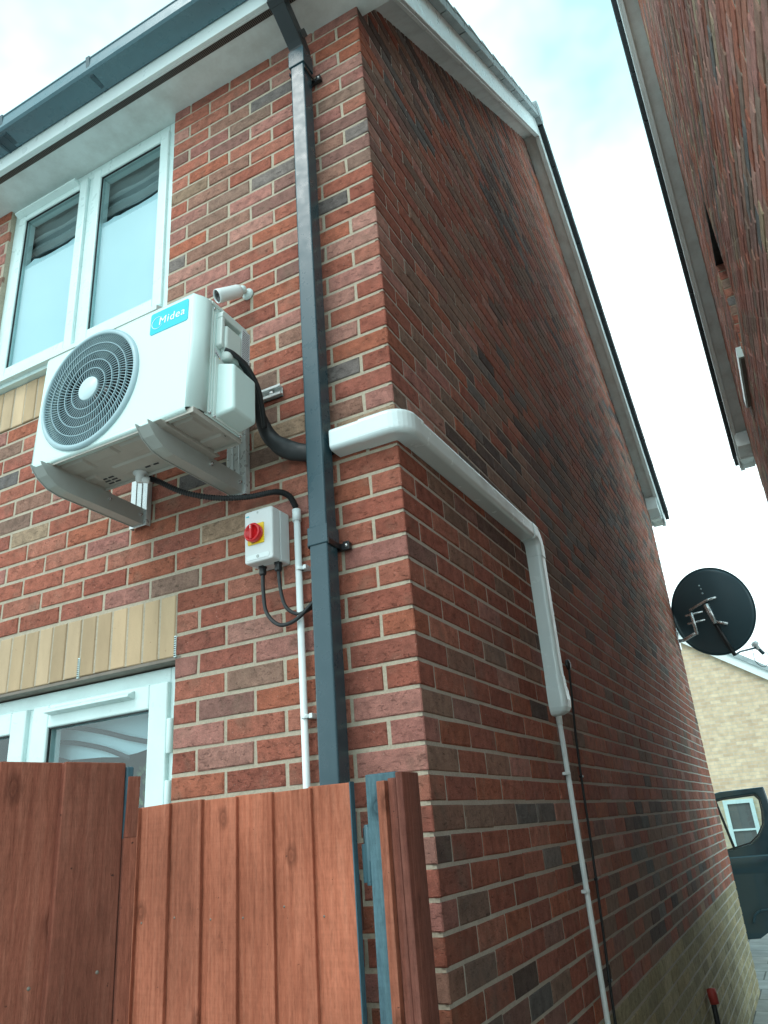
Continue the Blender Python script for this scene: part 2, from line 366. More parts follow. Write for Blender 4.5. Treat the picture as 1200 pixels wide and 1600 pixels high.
def brick_wall(name, tf, u0, u1, z0, z1, ph, parity, colf, mat, mortar, parent, holes=(), top=None, seed=3, rng_corner=None, corner_u=None, skip_left=False):
    """tf(u, z, d) -> point, d = depth behind the face. ph: phase of the joints."""
    r = random.Random(seed); mb = MB(); bw = .225
    k0 = math.floor(z0/.075+1e-6); k1 = math.ceil(z1/.075-1e-6)
    for k in range(k0, k1):
        za, zb = max(z0, k*.075+.0056), min(z1, (k+1)*.075-.0056)
        if zb-za < .012: continue
        sh = 0 if (k+parity) % 2 else .1125
        i0 = math.floor((u0-ph-sh)/bw)-1; i1 = math.ceil((u1-ph-sh)/bw)+1
        for i in range(i0, i1):
            a, b = ph+sh+i*bw+.0056, ph+sh+(i+1)*bw-.0056
            iv = [(a, b)]
            for (ha, hb, hz0, hz1) in holes:
                if zb > hz0+.004 and za < hz1-.004:
                    nv = []
                    for (p, q) in iv:
                        if p < ha: nv.append((p, min(q, ha)))
                        if q > hb: nv.append((max(p, hb), q))
                    iv = [x for x in nv if x[1]-x[0] > .012]
            for (p, q) in iv:
                p, q = max(p, u0), min(q, u1)
                if corner_u is not None and abs(p-corner_u) < .008: p = corner_u
                if corner_u is not None and abs(q-corner_u) < .008: q = corner_u
                if q-p < .012: continue
                atc = corner_u is not None and (abs(p-corner_u) < .006 or abs(q-corner_u) < .006)
                if atc: rr = random.Random(1000+k); c = col_front(k, 0, rr)
                else: c = colf(k, i, r)
                if atc and rng_corner == 'gable': c = colf(k, 0, random.Random(1000+k)) if random.Random(7*k).random() < .5 else c
                ztl = ztr = zb
                if top is not None:
                    ztl, ztr = min(zb, top(p)), min(zb, top(q))
                    if ztl < za+.004 and ztr < za+.004: continue
                    ztl, ztr = max(ztl, za+.004), max(ztr, za+.004)
                j = lambda s=.0022: r.uniform(-s, s)
                d0 = r.uniform(-.0014, .0014); ch = .0032
                jj = [(j(), j()) for _ in range(4)]
                if atc:      # keep the corner edge straight
                    jj = [(0, 0)]*4; d0 = 0
                out4 = [(p+jj[0][0], za+jj[0][1]), (q+jj[1][0], za+jj[1][1]), (q+jj[2][0], ztr+jj[2][1]), (p+jj[3][0], ztl+jj[3][1])]
                pl = p+ch
                in4 = [(pl, za+ch), (q-ch, za+ch), (q-ch, ztr-ch), (pl, ztl-ch)]
                vs = [tf(x, z, d0) for x, z in in4]+[tf(x, z, d0+ch) for x, z in out4]+[tf(x, z, .016) for x, z in out4]
                fs = [(0, 1, 2, 3)]
                for e_ in range(4):
                    if e_ == 3 and skip_left and abs(p-corner_u) < .006: continue
                    f_ = (e_+1) % 4; fs += [(e_, 4+e_, 4+f_, f_)]
                    if not (e_ == 1 and corner_u is not None and abs(q-corner_u) < .006): fs += [(4+e_, 8+e_, 8+f_, 4+f_)]
                mb.add(vs, fs, col=c)
    w = mb.build(name, mat, parent, fix=False)
    return w
def mortar_bed(name, tf, rects, mat, parent, poly=None):
    mb = MB()
    def quad(a, b, z0, z1):
        mb.hexa([tf(a, z0, .0036), tf(b, z0, .0036), tf(b, z0, .10), tf(a, z0, .10), tf(a, z1, .0036), tf(b, z1, .0036), tf(b, z1, .10), tf(a, z1, .10)])
    for q in rects: quad(*q)
    if poly:
        n = len(poly); vs = [tf(u, z, .0036) for u, z in poly]+[tf(u, z, .10) for u, z in poly]
        mb.add(vs, [tuple(range(n)), tuple(range(n, 2*n))[::-1]]+[(i, (i+1) % n, n+(i+1) % n, n+i) for i in range(n)])
    return mb.build(name, mat, parent)

# ------------------------------------------------------------------ ground
mb = MB(); mb.box(-60, 60, -40, 80, G-.3, G); tag(mb.build('ground', 'paving'), 'grey paving slabs between and behind the houses', kind='structure')

# ================================================================== THE HOUSE
house = empty('brick_house', (0, 0, G), 'red brick house with the air conditioner on its front and a tall dark gable wall', 'house')
UX0, UX1, UZ0 = -2.12, -.99, 1.83       # upper window opening
DX0, DX1, DZ1 = -3.9, -.88, .372        # patio door opening
tf_front = lambda u, z, d: (u, d, z)
tf_gable = lambda u, z, d: (-d, u, z)
fw = brick_wall('front_wall', tf_front, -4.5, 0.0, G, 3.04, -.1075, 1, col_front, 'brick_front', 'mortar_front', house,
     holes=[(UX0, UX1, 1.575, 9), (DX0, DX1, -9, .592)], seed=5, corner_u=0.0)
mortar_bed('mortar', tf_front, [(-4.5, DX0, G, .592), (DX1, -.004, G, .592), (-4.5, -.004, .5921, 1.575), (-4.5, UX0, 1.5751, 3.04), (UX1, -.004, 1.5751, 3.04)], 'mortar_front', fw)
gw = brick_wall('gable_wall', tf_gable, 0.0, L0, G, AZ, .22, 0, col_gable, 'brick_gable', 'mortar_gable', house,
     top=lambda u: rake(u)+.03, seed=9, corner_u=0.0, rng_corner='gable', skip_left=True)
mortar_bed('mortar', tf_gable, [], 'mortar_gable', gw, poly=[(.004, G), (L0, G), (L0, rake(L0)), (AY, AZ), (.004, rake(0))])
# back and inside mass so nothing shows through
mb = MB(); mb.box(-4.5, -.11, L0-.12, L0, G, 3.0); mb.build('rear_wall', 'beige_brick', house)

def soldiers(name, x0, x1, z0, z1, vents, seedn):
    mb = MB(); r = random.Random(seedn); n = round((x1-x0)/.075)
    for i in range(n):
        a = x1-(i+1)*.075+.0045; b = x1-i*.075-.0045; c = pick([(1, [(.48, .35, .22), (.52, .385, .25), (.44, .32, .20), (.55, .41, .27)])], r)
        d0 = r.uniform(-.0015, .0015)-.002; ch = .003; zz0 = z0+r.uniform(-.0015, .0015)
        o4 = [(a, zz0), (b, zz0), (b, z1), (a, z1)]; i4 = [(a+ch, zz0+ch), (b-ch, zz0+ch), (b-ch, z1-ch), (a+ch, z1-ch)]
        vs = [(x, d0, z) for x, z in i4]+[(x, d0+ch, z) for x, z in o4]+[(x, .095, z) for x, z in o4]
        fs = [(0, 1, 2, 3)]
        for e_ in range(4): f_ = (e_+1) % 4; fs += [(e_, 4+e_, 4+f_, f_), (4+e_, 8+e_, 8+f_, 4+f_)]
        mb.add(vs, fs, col=c)
    o = mb.build(name, 'brick_buff', house)
    mb = MB(); mb.box(x0, x1, .002, .09, z0+.002, z1+.004); mb.build('mortar', 'mortar_front', o, fix=False)
    for i in vents:
        x = x1-i*.075; mb = MB(); mb.box(x-.0045, x+.0045, -.003, .004, z0-.004, z0+.068)
        vv = mb.build('weep_vent', 'white_upvc', o)
        mb = MB()
        for q in range(9): mb.box(x-.003, x+.003, -.0045, -.0032, z0+q*.0075, z0+q*.0075+.0035)
        mb.build('vent_slots', 'ink', vv)
    return o
soldiers('soldier_course', DX1-37*.075, DX1, .380, .592, (0, 6, 12), 4)
soldiers('soldier_course', UX1-15*.075, UX1, 1.580, 1.790, (7,), 6)
mb = MB(); mb.box(DX0, DX1+.02, .002, .10, .368, .3785); mb.build('steel_lintel', 'lintel_grey', house)

# upper window -------------------------------------------------------
win = empty('window', (-1.55, .05, UZ0), None, None); win.parent = house; win.matrix_parent_inverse = Matrix.Translation((0, 0, -G))
FY = .030
def ring(mb, x0, x1, z0, z1, w, y0, y1, wb=None, wt=None):
    wb = wb or w; wt = wt or w
    mb.box(x0, x0+w, y0, y1, z0, z1); mb.box(x1-w, x1, y0, y1, z0, z1)
    mb.box(x0+w, x1-w, y0, y1, z1-wt, z1); mb.box(x0+w, x1-w, y0, y1, z0, z0+wb)
mb = MB(); ring(mb, UX0, UX1, UZ0+.03, SOF-.002, .055, FY, FY+.07); mb.box(-1.572, -1.532, FY+.002, FY+.07, UZ0+.08, SOF-.056)
mb.build('frame', 'white_upvc', win, .004)
for (a, b, nm) in ((-2.07, -1.572, 'sash'), (-1.530, -1.040, 'sash')):
    mb = MB(); ring(mb, a, b, UZ0+.075, SOF-.05, .052, FY-.014, FY+.05)
    sh = mb.build(nm, 'white_upvc', win, .006, 3)
    gx0, gx1, gz0, gz1 = a+.05, b-.05, UZ0+.125, SOF-.10
    g = MB(); ring(g, gx0, gx1, gz0, gz1, .005, FY-.006, FY+.002); g.build('gasket', 'black_rubber', sh)
    g = MB(); g.add([(gx0, FY+.006, gz0), (gx1, FY+.006, gz0), (gx1, FY+.006, gz1), (gx0, FY+.006, gz1)], [(0, 1, 2, 3)]); g.build('pane', 'glass', sh)
# trickle vent hood on the left sash
mb = MB(); mb.prism([(FY-.014, 2.935), (FY-.045, 2.928), (FY-.045, 2.918), (FY-.014, 2.905)], -2.07, -1.63, 'x'); mb.build('trickle_vent', 'white_upvc', win, .002)
# film and blind behind the glass
mb = MB(); nn = 26
vs = []; 
for i in range(nn+1):
    x = -2.07+1.03*i/nn; zt = 2.595+.012*noise.noise((x*9, 3, 1))+(.012 if i % 7 == 3 else 0)
    vs += [(x, FY+.020, UZ0+.05), (x, FY+.020, zt)]
mb.add(vs, [(2*i, 2*i+2, 2*i+3, 2*i+1) for i in range(nn)]); mb.build('privacy_film', 'film', win, solid=.001)
mb = MB(); vs = []; nx, nz_ = 60, 28
for i in range(nx+1):
    x = -2.07+1.03*i/nx
    for k in range(nz_+1):
        z = 2.70+.26*k/nz_; y = .12+.004*sin(x*23)+.016*sin(z*95)
        vs.append((x, y, z))
mb.add(vs, [(i*(nz_+1)+k, (i+1)*(nz_+1)+k, (i+1)*(nz_+1)+k+1, i*(nz_+1)+k+1) for i in range(nx) for k in range(nz_)], smooth=True); mb.build('blind', 'curtain', win, solid=.002)
mb = MB(); mb.box(-2.05, -1.05, .115, .145, 2.655, 2.69); mb.build('blind_rail', 'curtain', win, .004)
# sill
mb = MB(); mb.prism([(-.055, 1.812), (-.055, 1.835), (FY+.02, 1.862), (FY+.07, 1.862), (FY+.07, 1.795), (-.030, 1.795), (-.030, 1.812)], UX0+.001, UX1-.001, 'x'); mb.build('sill', 'white_upvc', win, .002)
# room behind
mb = MB(); mb.box(-2.3, -.8, 1.2, 1.25, 1.5, 3.0); mb.box(-2.35, -2.3, .1, 1.25, 1.5, 3.0); mb.box(-.8, -.75, .1, 1.25, 1.5, 3.0); mb.box(-2.35, -.75, .1, 1.25, 3.02, 3.06)
mb.build('room_lining', 'interior', house)

# patio doors --------------------------------------------------------
pd = empty('patio_door', (-1.9, .06, G), None, None); pd.parent = house; pd.matrix_parent_inverse = Matrix.Translation((0, 0, -G))
DY = .055
mb = MB(); ring(mb, DX0, DX1-.004, G, .362, .062, DY, DY+.07, wt=.052); mb.box(-1.632, -1.592, DY, DY+.07, G, .31); mb.build('frame', 'white_upvc', pd, .004)
def leaf(a, b, nm):
    mb = MB(); ring(mb, a, b, G+.06, .312, .082, DY-.018, DY+.05)
    sh = mb.build(nm, 'white_upvc', pd, .006, 3)
    g = MB(); ring(g, a+.080, b-.080, G+.14, .232, .006, DY-.008, DY); g.build('gasket', 'black_rubber', sh)
    g = MB(); g.add([(a+.08, DY+.006, G+.14), (b-.08, DY+.006, G+.14), (b-.08, DY+.006, .232), (a+.08, DY+.006, .232)], [(0, 1, 2, 3)]); g.build('pane', 'glass', sh)
    return sh
lf = leaf(-1.594, -.944, 'door_leaf'); 
for z in (.13, -.062):     # hinges
    mb = MB(); mb.tube([(-.915, DY-.03, z-.055), (-.915, DY-.03, z+.055)], .011, 12); mb.box(-.935, -.895, DY-.024, DY-.012, z-.05, z+.05); mb.build('hinge', 'white_upvc', lf, .002)
mb = MB(); mb.prism([(DY-.018, .302), (DY-.050, .286), (DY-.050, .278), (DY-.018, .272)], -1.50, -1.09, 'x'); mb.build('drip_bar', 'white_upvc', lf, .002)
leaf(-2.40, -1.63, 'door_leaf')
leaf(-3.75, -2.41, 'door_leaf')
mb = MB(); mb.box(-4, .0-.25, 2.6, 2.65, G, .6); mb.box(-4, -.25, .1, 2.65, .60, .64); mb.box(-.35, -.3, .1, 2.65, G, .6); mb.box(-4.05, -4, .1, 2.65, G, .6); mb.box(-4, -.3, .1, 2.6, G, G+.02)
mb.build('room_lining', 'interior', house)
# pale sheet and dark bars: sky reflection in the door glass, painted as shapes
mb = MB(); mb.prism([(-1.64, .265), (-1.117, .243), (-1.10, .126), (-1.191, .113), (-1.272, .108), (-1.356, .117), (-1.519, .125), (-1.598, .147), (-1.64, .154)][::-1], .160, .163, 'y'); mb.build('sky_reflection', 'film', pd)
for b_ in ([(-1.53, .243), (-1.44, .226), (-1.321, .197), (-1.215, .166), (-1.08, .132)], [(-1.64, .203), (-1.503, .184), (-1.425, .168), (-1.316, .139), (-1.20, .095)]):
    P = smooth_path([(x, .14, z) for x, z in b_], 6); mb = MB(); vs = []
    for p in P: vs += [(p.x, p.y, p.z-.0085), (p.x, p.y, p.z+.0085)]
    mb.add(vs, [(2*i, 2*i+2, 2*i+3, 2*i+1) for i in range(len(P)-1)], smooth=True); mb.build('reflection_bar', 'ink', pd, solid=.006)
reflection = empty('tree_reflection', (-1.20, .22, G), 'added dark green leaves behind the patio door glass imitating a tree reflection just above the gate', 'reflection')  # leaf cards added behind the glass to imitate a reflected tree
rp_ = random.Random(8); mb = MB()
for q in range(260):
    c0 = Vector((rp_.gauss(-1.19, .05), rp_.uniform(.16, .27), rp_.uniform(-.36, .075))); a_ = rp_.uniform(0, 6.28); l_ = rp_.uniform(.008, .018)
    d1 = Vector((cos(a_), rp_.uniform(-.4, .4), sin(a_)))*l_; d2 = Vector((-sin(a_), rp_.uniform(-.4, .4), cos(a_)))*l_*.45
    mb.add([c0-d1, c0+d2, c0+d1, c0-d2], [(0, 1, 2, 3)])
mb.build('reflected_leaves', 'leaves', reflection, fix=False)
mb = MB()
for q in range(6): mb.tube([(-1.20, .22, G+.25), (-1.20+.02*(q-3), .22, -.9), (-1.20+.03*(q-2.5), .22+.008*q, -.05)], .005, 6)
mb.build('added_stem', 'added_stem_bark', reflection)
mb = MB(); mb.lathe((-1.20, .24, G+.02), (0, 0, 1), [(0, 0), (.09, 0), (.12, .26), (.13, .27), (.115, .27), (.10, .24), (0, .24)], 24); mb.build('added_pot', 'red_cap', reflection)  # stalks and container added only to carry the imitated reflection to the floor

# eaves ---------------------------------------------------------------
mb = MB(); mb.box(-4.5, .138, -.195, FY+.02, SOF, SOF+.012); so = mb.build('soffit', 'soffit_white', house)
mb = MB(); mb.box(-4.5, .125, -.178, -.150, SOF-.0015, SOF+.001); vs_ = mb.build('soffit_vent', 'black_plastic', so)
mb = MB()
for i in range(560):
    x = .12-i*.0083
    mb.box(x-.0021, x, -.177, -.151, SOF-.0035, SOF-.0012)
mb.build('vent_slats', 'lintel_grey', vs_)
mb = MB(); mb.box(-4.5, .139, -.212, -.195, SOF-.012, SOF+.20); mb.box(-4.5, .139, -.195, -.185, SOF-.012, SOF-.001); mb.build('fascia', 'fascia_white', house, .002)

# gutter: square-section
def gutter_prof(y0, w, z0, h): return [(y0, z0+h), (y0, z0-.006), (y0-.006, z0-.011), (y0-w+.010, z0-.004), (y0-w, z0+.006), (y0-w-.002, z0+h-.008), (y0-w-.006, z0+h-.006), (y0-w-.006, z0+h), (y0-w+.004, z0+h), (y0-w+.004, z0+.009), (y0-w+.012, z0), (y0-.008, z0-.006), (y0-.004, z0+h)]
def gutter_prof_old(y0, w, z0, h): return [(y0, z0+h), (y0, z0+.012), (y0-.012, z0), (y0-w+.026, z0), (y0-w+.004, z0+.020), (y0-w, z0+h*.55), (y0-w-.004, z0+h), (y0-w+.001, z0+h), (y0-w+.007, z0+.022), (y0-w+.028, z0+.004), (y0-.016, z0+.004), (y0-.005, z0+.014), (y0-.005, z0+h)]
mb = MB(); mb.prism(gutter_prof(-.214, .112, 3.060, .075), -4.5, .165, 'x'); gut = mb.build('gutter', 'gutter_grey', house)
for x in (-1.215, -1.80, -3.0):
    pts = [(-.211, 3.138), (-.211, 3.052), (-.226, 3.050), (-.30, 3.050), (-.326, 3.078), (-.336, 3.142), (-.3285, 3.142), (-.322, 3.084), (-.30, 3.0565), (-.216, 3.0585), (-.216, 3.138)]
    mb = MB(); mb.prism(pts, x-.012, x+.012, 'x'); 
    if x == -1.80:
        mb.prism([(a, b-.004) for a, b in pts], x-.075, x-.060, 'x'); mb.prism([(-.213, 3.049), (-.30, 3.049), (-.30, 3.058), (-.213, 3.058)], x-.06, x-.012, 'x')
    mb.build('gutter_bracket', 'anthracite', gut, .002)
# outlet, swan neck and square downpipe
dp = empty('downpipe', (-.25, -.06, G), None, None); dp.parent = house; dp.matrix_parent_inverse = Matrix.Translation((0, 0, -G))
def sqtube(mb, pts, w, d, ux=Vector((1, 0, 0))):
    P = [Vector(p) for p in pts]; vs = []
    for i, p in enumerate(P):
        t = (P[min(i+1, len(P)-1)]-P[max(i-1, 0)]).normalized(); v = t.cross(ux).normalized()
        for a, b in ((-1, -1), (1, -1), (1, 1), (-1, 1)): vs.append(p+ux*a*w/2+v*b*d/2)
    n = len(P); fs = [(4*i+k, 4*i+(k+1) % 4, 4*i+4+(k+1) % 4, 4*i+4+k) for i in range(n-1) for k in range(4)]+[(3, 2, 1, 0), tuple(4*n-4+k for k in range(4))]
    mb.add(vs, fs)
PX, PY = -.249, -.062
mb = MB(); sqtube(mb, [(PX, PY, 2.72), (PX, PY, .62)], .063, .063); mb.build('pipe', 'anthracite', dp, .006, 3)
mb = MB(); sqtube(mb, [(PX, PY, .63), (PX, PY, G)], .063, .063); mb.build('pipe', 'anthracite', dp, .006, 3)
mb = MB(); sqtube(mb, [(PX, PY, .655), (PX, PY, .595)], .071, .071); mb.build('socket', 'anthracite', dp, .003)
mb = MB(); sqtube(mb, [(PX, PY, 2.775), (PX, PY, 2.685)], .074, .074); mb.build('socket', 'anthracite', dp, .003)
mb = MB(); sqtube(mb, [(PX, PY, 2.76), (PX, PY-.002, 2.80), (PX, PY-.03, 2.83), (PX, -.235, 2.94), (PX, -.262, 2.965), (PX, -.265, 3.06)], .066, .066); mb.build('swan_neck', 'anthracite_dark', dp, .004)
mb = MB(); sqtube(mb, [(PX, -.072, 2.855), (PX, -.10, 2.872)], .074, .074); mb.build('neck_collar', 'anthracite_dark', dp, .003); mb = MB(); sqtube(mb, [(PX, -.200, 2.917), (PX, -.228, 2.935)], .074, .074); mb.build('neck_collar', 'anthracite_dark', dp, .003)
mb = MB(); mb.lathe((PX, -.267, 3.02), (0, 0, 1), [(.03, 0), (.042, 0), (.045, .03), (.05, .045)], 20); mb.build('outlet', 'anthracite', dp)
for z in (.600, 2.655):
    mb = MB(); mb.box(PX-.030, PX+.066, -.018, -.004, z-.011, z+.011); mb.box(PX+.045, PX+.066, -.024, -.018, z-.014, z+.014)
    for sx in (-1, 1): mb.box(PX+sx*.036-.002, PX+sx*.036+.002, -.095, -.01, z-.009, z+.009)
    cl = mb.build('pipe_clip', 'black_plastic', dp, .002)
    mb = MB(); mb.lathe((PX+.056, -.024, z), (0, -1, 0), [(.006, 0), (.0055, .002), (0, .0025)], 12); mb.build('screw', 'steel', cl)

# verge: soffit boards, bargeboards, box end and roof, for a gable facing +x or -x
def verge(parent, xf, s, y0, matf='fascia_white'):
    """xf = face of the wall, s = +1/-1 outward direction, y0 = start of the gable"""
    def X(a, b): return (xf+s*a, xf+s*b) if s > 0 else (xf-b, xf-a)
    yA = y0+AY
    def slab(mb, x0, x1, ya, za, yb, zb, t):
        mb.prism([(ya, za), (yb, zb), (yb, zb+t), (ya, za+t)], x0, x1, 'x')
    y_f = y0-.205; y_b = y0+L0+.205; zf = rake(y_f, y0); zb = rake(y_b, y0)
    x0, x1 = X(-.01, .122); mb = MB()
    slab(mb, x0, x1, y0-.0, rake(y0, y0)-.005, yA, AZ-.005, .012); slab(mb, x0, x1, yA, AZ-.005, y0+L0-.05, rake(y0+L0-.05, y0)-.005, .012)
    mb.build('verge_soffit', 'soffit_white', parent)
    x0, x1 = X(.122, .140)
    h = .222
    for (ya, za, yb, zb_) in ((y_f, zf, yA, AZ), (yA, AZ, y_b, zb)):
        mb = MB(); slab(mb, x0, x1, ya, za-.045, yb, zb_-.045, h); xx = X(.100, .122); slab(mb, xx[0], xx[1], ya, za-.045, yb, zb_-.045, .014)
        mb.build('bargeboard', matf, parent, .0025)
    mb = MB(); x0, x1 = X(.0, .144); x2 = X(-.0, .122)
    # box end at the back eaves, and the front one
    yb0 = y0+L0-.14; zb_ = rake(yb0, y0)
    mb.prism([(yb0, zb_-.03), (y_b, zb-.03+.0), (y_b, SOF+.0), (y0+L0+.02, SOF), (y0+L0+.02, SOF+.02), (yb0, zb_-.18)], x2[0], x2[1], 'x'); 
    mb.build('box_end', matf, parent, .003)
    mb = MB(); mb.prism([(y_b-.03, SOF-.015), (y_b+.004, SOF-.015), (y_b+.004, zb+.12), (y_b-.03, zb+.12)], X(-4.4, .144)[0], X(-4.4, .144)[1], 'x'); mb.build('rear_fascia', matf, parent, .002)
    # roof covering
    x0, x1 = X(-4.5, .137); xin = X(-4.5, .144); mb = MB(); z_up = .182
    slab(mb, x0, x1, y_f-.045, zf-.045*SL+z_up, yA, AZ+z_up, .05); slab(mb, x0, x1, yA, AZ+z_up, y_b+.045, zb-.045*SL+z_up, .05)
    rf = mb.build('roof', 'roof_dark', parent)
    return rf, X, y_f, zf, y_b, zb, yA, z_up
rf, X_, y_f, zf, y_b, zb, yA, z_up = verge(house, 0.0, 1, 0.0)
def verge_tiles(parent, X, y_f, zf, yA, z_up, sgn, n, mat='roof_tile', w0=.05, out_=.188):
    """interlocking tiles at the verge: tilted courses with a bedded edge"""
    mb = MB(); x0, x1 = X(-.55, out_); dy = (yA-y_f+.06)/n
    for i in range(n):
        ya = y_f-.06+i*dy; yb = ya+dy*1.12
        if sgn < 0: ya, yb = 2*yA-ya, 2*yA-yb
        r = random.uniform(-.003, .003)
        za = AZ-SL*abs(ya-yA)+z_up+.074+r; zb_ = AZ-SL*abs(yb-yA)+z_up+.048+r
        P = [(ya, za), (yb, zb_), (yb, zb_+.014), (ya, za+.018)]
        mb.prism(P, x0, x1, 'x')
    mb.build('tile_course', mat, parent, .002)
    mb = MB(); e0, e1 = X(.140, out_-.004)      # bedded undercloak with joints
    m_ = n-2
    for i in range(m_):
        ya = y_f-.05+i*(yA-y_f)/m_; yb = ya+(yA-y_f)/m_-.014
        if sgn < 0: ya, yb = 2*yA-ya, 2*yA-yb
        za = AZ-SL*abs(ya-yA)+z_up; zb_ = AZ-SL*abs(yb-yA)+z_up
        mb.prism([(ya, za-.02), (yb, zb_-.02), (yb, zb_+.058), (ya, za+.058)], e0, e1, 'x')
    mb.build('undercloak', mat, parent, .002)
verge_tiles(rf, X_, y_f, zf, yA, z_up, 1, 13)
verge_tiles(rf, X_, y_f, zf, yA, z_up, -1, 14, 'roof_dark')
mb = MB(); mb.tube([(X_(-4.5, .190)[0], yA, AZ+z_up+.05), (X_(-4.5, .190)[1], yA, AZ+z_up+.05)], .11, 14); mb.build('ridge_tile', 'roof_tile', rf)

# ================================================================== NEIGHBOUR
NX, NY0 = 1.2, -1.15
nb = empty('neighbouring_house', (NX, NY0, G), 'neighbouring brick house whose gable wall looms at the right edge', 'house')
tf_n = lambda u, z, d: (NX+d, u, z)
def col_n(k, i, r):
    z = k*.075
    if z < -.97: return pick([(1, YEL)], r)
    return pick([(3, RED), (4, PINK), (3.5, BRN), (.4, GRY), (.6, TAN)], r)
HN = (2.44, 3.13, 2.60, 3.345)
nw = brick_wall('gable_wall', tf_n, NY0, NY0+L0, G, AZ, .0, 0, col_n, 'brick_neighbour', 'mortar_front', nb, holes=[HN], top=lambda u: rake(u, NY0)+.03, seed=21)
nw.data.flip_normals()
mortar_bed('mortar', tf_n, [], 'mortar_front', nw, poly=[(NY0, G), (NY0+L0, G), (NY0+L0, rake(L0)), (HN[1], rake(HN[1], NY0)), (HN[1], HN[2]), (HN[0], HN[2]), (HN[0], HN[3]), (HN[1]-.0001, HN[3]), (HN[1]-.0001, rake(HN[1]-.0001, NY0)), (NY0+AY, AZ), (NY0, rake(0))])
rfn, Xn, *_r = verge(nb, NX, -1, NY0)
verge_tiles(rfn, Xn, NY0-.205, 0, NY0+AY, z_up, -1, 14, 'roof_dark', out_=.180)
verge_tiles(rfn, Xn, NY0-.205, 0, NY0+AY, z_up, 1, 14, 'roof_tile', out_=.180)
# its small side window with deep brick reveal
wn_ = empty('window', (NX, 2.8, 2.6), None, None); wn_.parent = nb; wn_.matrix_parent_inverse = Matrix.Translation((-NX, -NY0, -G))
mb = MB()
for k in range(10):
    z0_ = 2.6+k*.075+.005
    if z0_+.065 > HN[3]: break
    mb.box(NX+.004, NX+.10, HN[1]-.004, HN[1]+.02, z0_, z0_+.065, col=pick([(4, RED), (3, BRN), (2, GRY)], random))
mb.build('reveal_bricks', 'brick_neighbour', wn_, .002)
mb = MB(); mb.box(NX+.09, NX+.14, HN[0], HN[1], HN[2], HN[3]); mb.build('dark_pane', 'dark_cavity', wn_)
mb = MB(); mb.box(NX-.0, NX+.10, HN[0], HN[1], HN[3]-.01, HN[3]); mb.build('lintel', 'dark_cavity', wn_)
mb = MB(); mb.box(NX-.035, NX+.09, HN[1]+.02, 3.95, 2.575, 2.66); mb.build('sill_box', 'white_upvc', wn_, .004)
mb = MB(); mb.box(NX-.022, NX+.08, HN[1]+.04, 3.93, 2.570, 2.5745); mb.build('sill_underside', 'lintel_grey', wn_)
mb = MB(); mb.box(NX+.11, NX+4, NY0, NY0+.1, G, 3); mb.build('front_wall', 'beige_brick', nb)

# ================================================================== BEIGE HOUSE behind
bh = empty('buff_brick_house', (-3, 18, G), 'pale buff brick house gable far behind with a white window', 'house')
BZ = lambda x: 2.87-.70*(x+.0)
mb = MB(); mb.prism([(-8, G), (1.6, G), (1.6, BZ(1.6)), (-3.2, BZ(-3.2)), (-8, BZ(1.6))], 18, 18.3, 'y'); mb.build('wall', 'beige_brick', bh)
mb = MB(); mb.prism([(-3.2, BZ(-3.2)-.02), (1.9, BZ(1.9)-.02), (1.9, BZ(1.9)+.20), (-3.2, BZ(-3.2)+.20)], 17.86, 17.9, 'y'); mb.build('bargeboard', 'fascia_white', bh)
mb = MB(); mb.prism([(-3.2, BZ(-3.2)+.20), (2.0, BZ(2.0)+.20), (2.0, BZ(2.0)+.33), (-3.2, BZ(-3.2)+.33)], 17.8, 24, 'y'); mb.prism([(-3.2, BZ(-3.2)+.20), (-8.4, BZ(2.0)+.20), (-8.4, BZ(2.0)+.33), (-3.2, BZ(-3.2)+.33)], 17.8, 24, 'y'); mb.build('roof', 'roof_tile', bh)
bw_ = empty('window', (-.5, 17.97, -.9), None, None); bw_.parent = bh; bw_.matrix_parent_inverse = Matrix.Translation((3, -18, -G))
mb = MB(); ring(mb, -.92, -.28, -1.35, -.10, .085, 17.93, 18.02); mb.box(-.84, -.36, 17.94, 18.0, -.75, -.71); mb.build('frame', 'white_upvc', bw_)
mb = MB(); mb.box(-.84, -.36, 17.97, 17.99, -1.27, -.18); mb.build('pane', 'interior', bw_)
mb = MB(); mb.box(-.2, 1.2, 17.97, 18.0, -1.2, -.55); mb.build('brick_band', 'mortar_pale', bh)

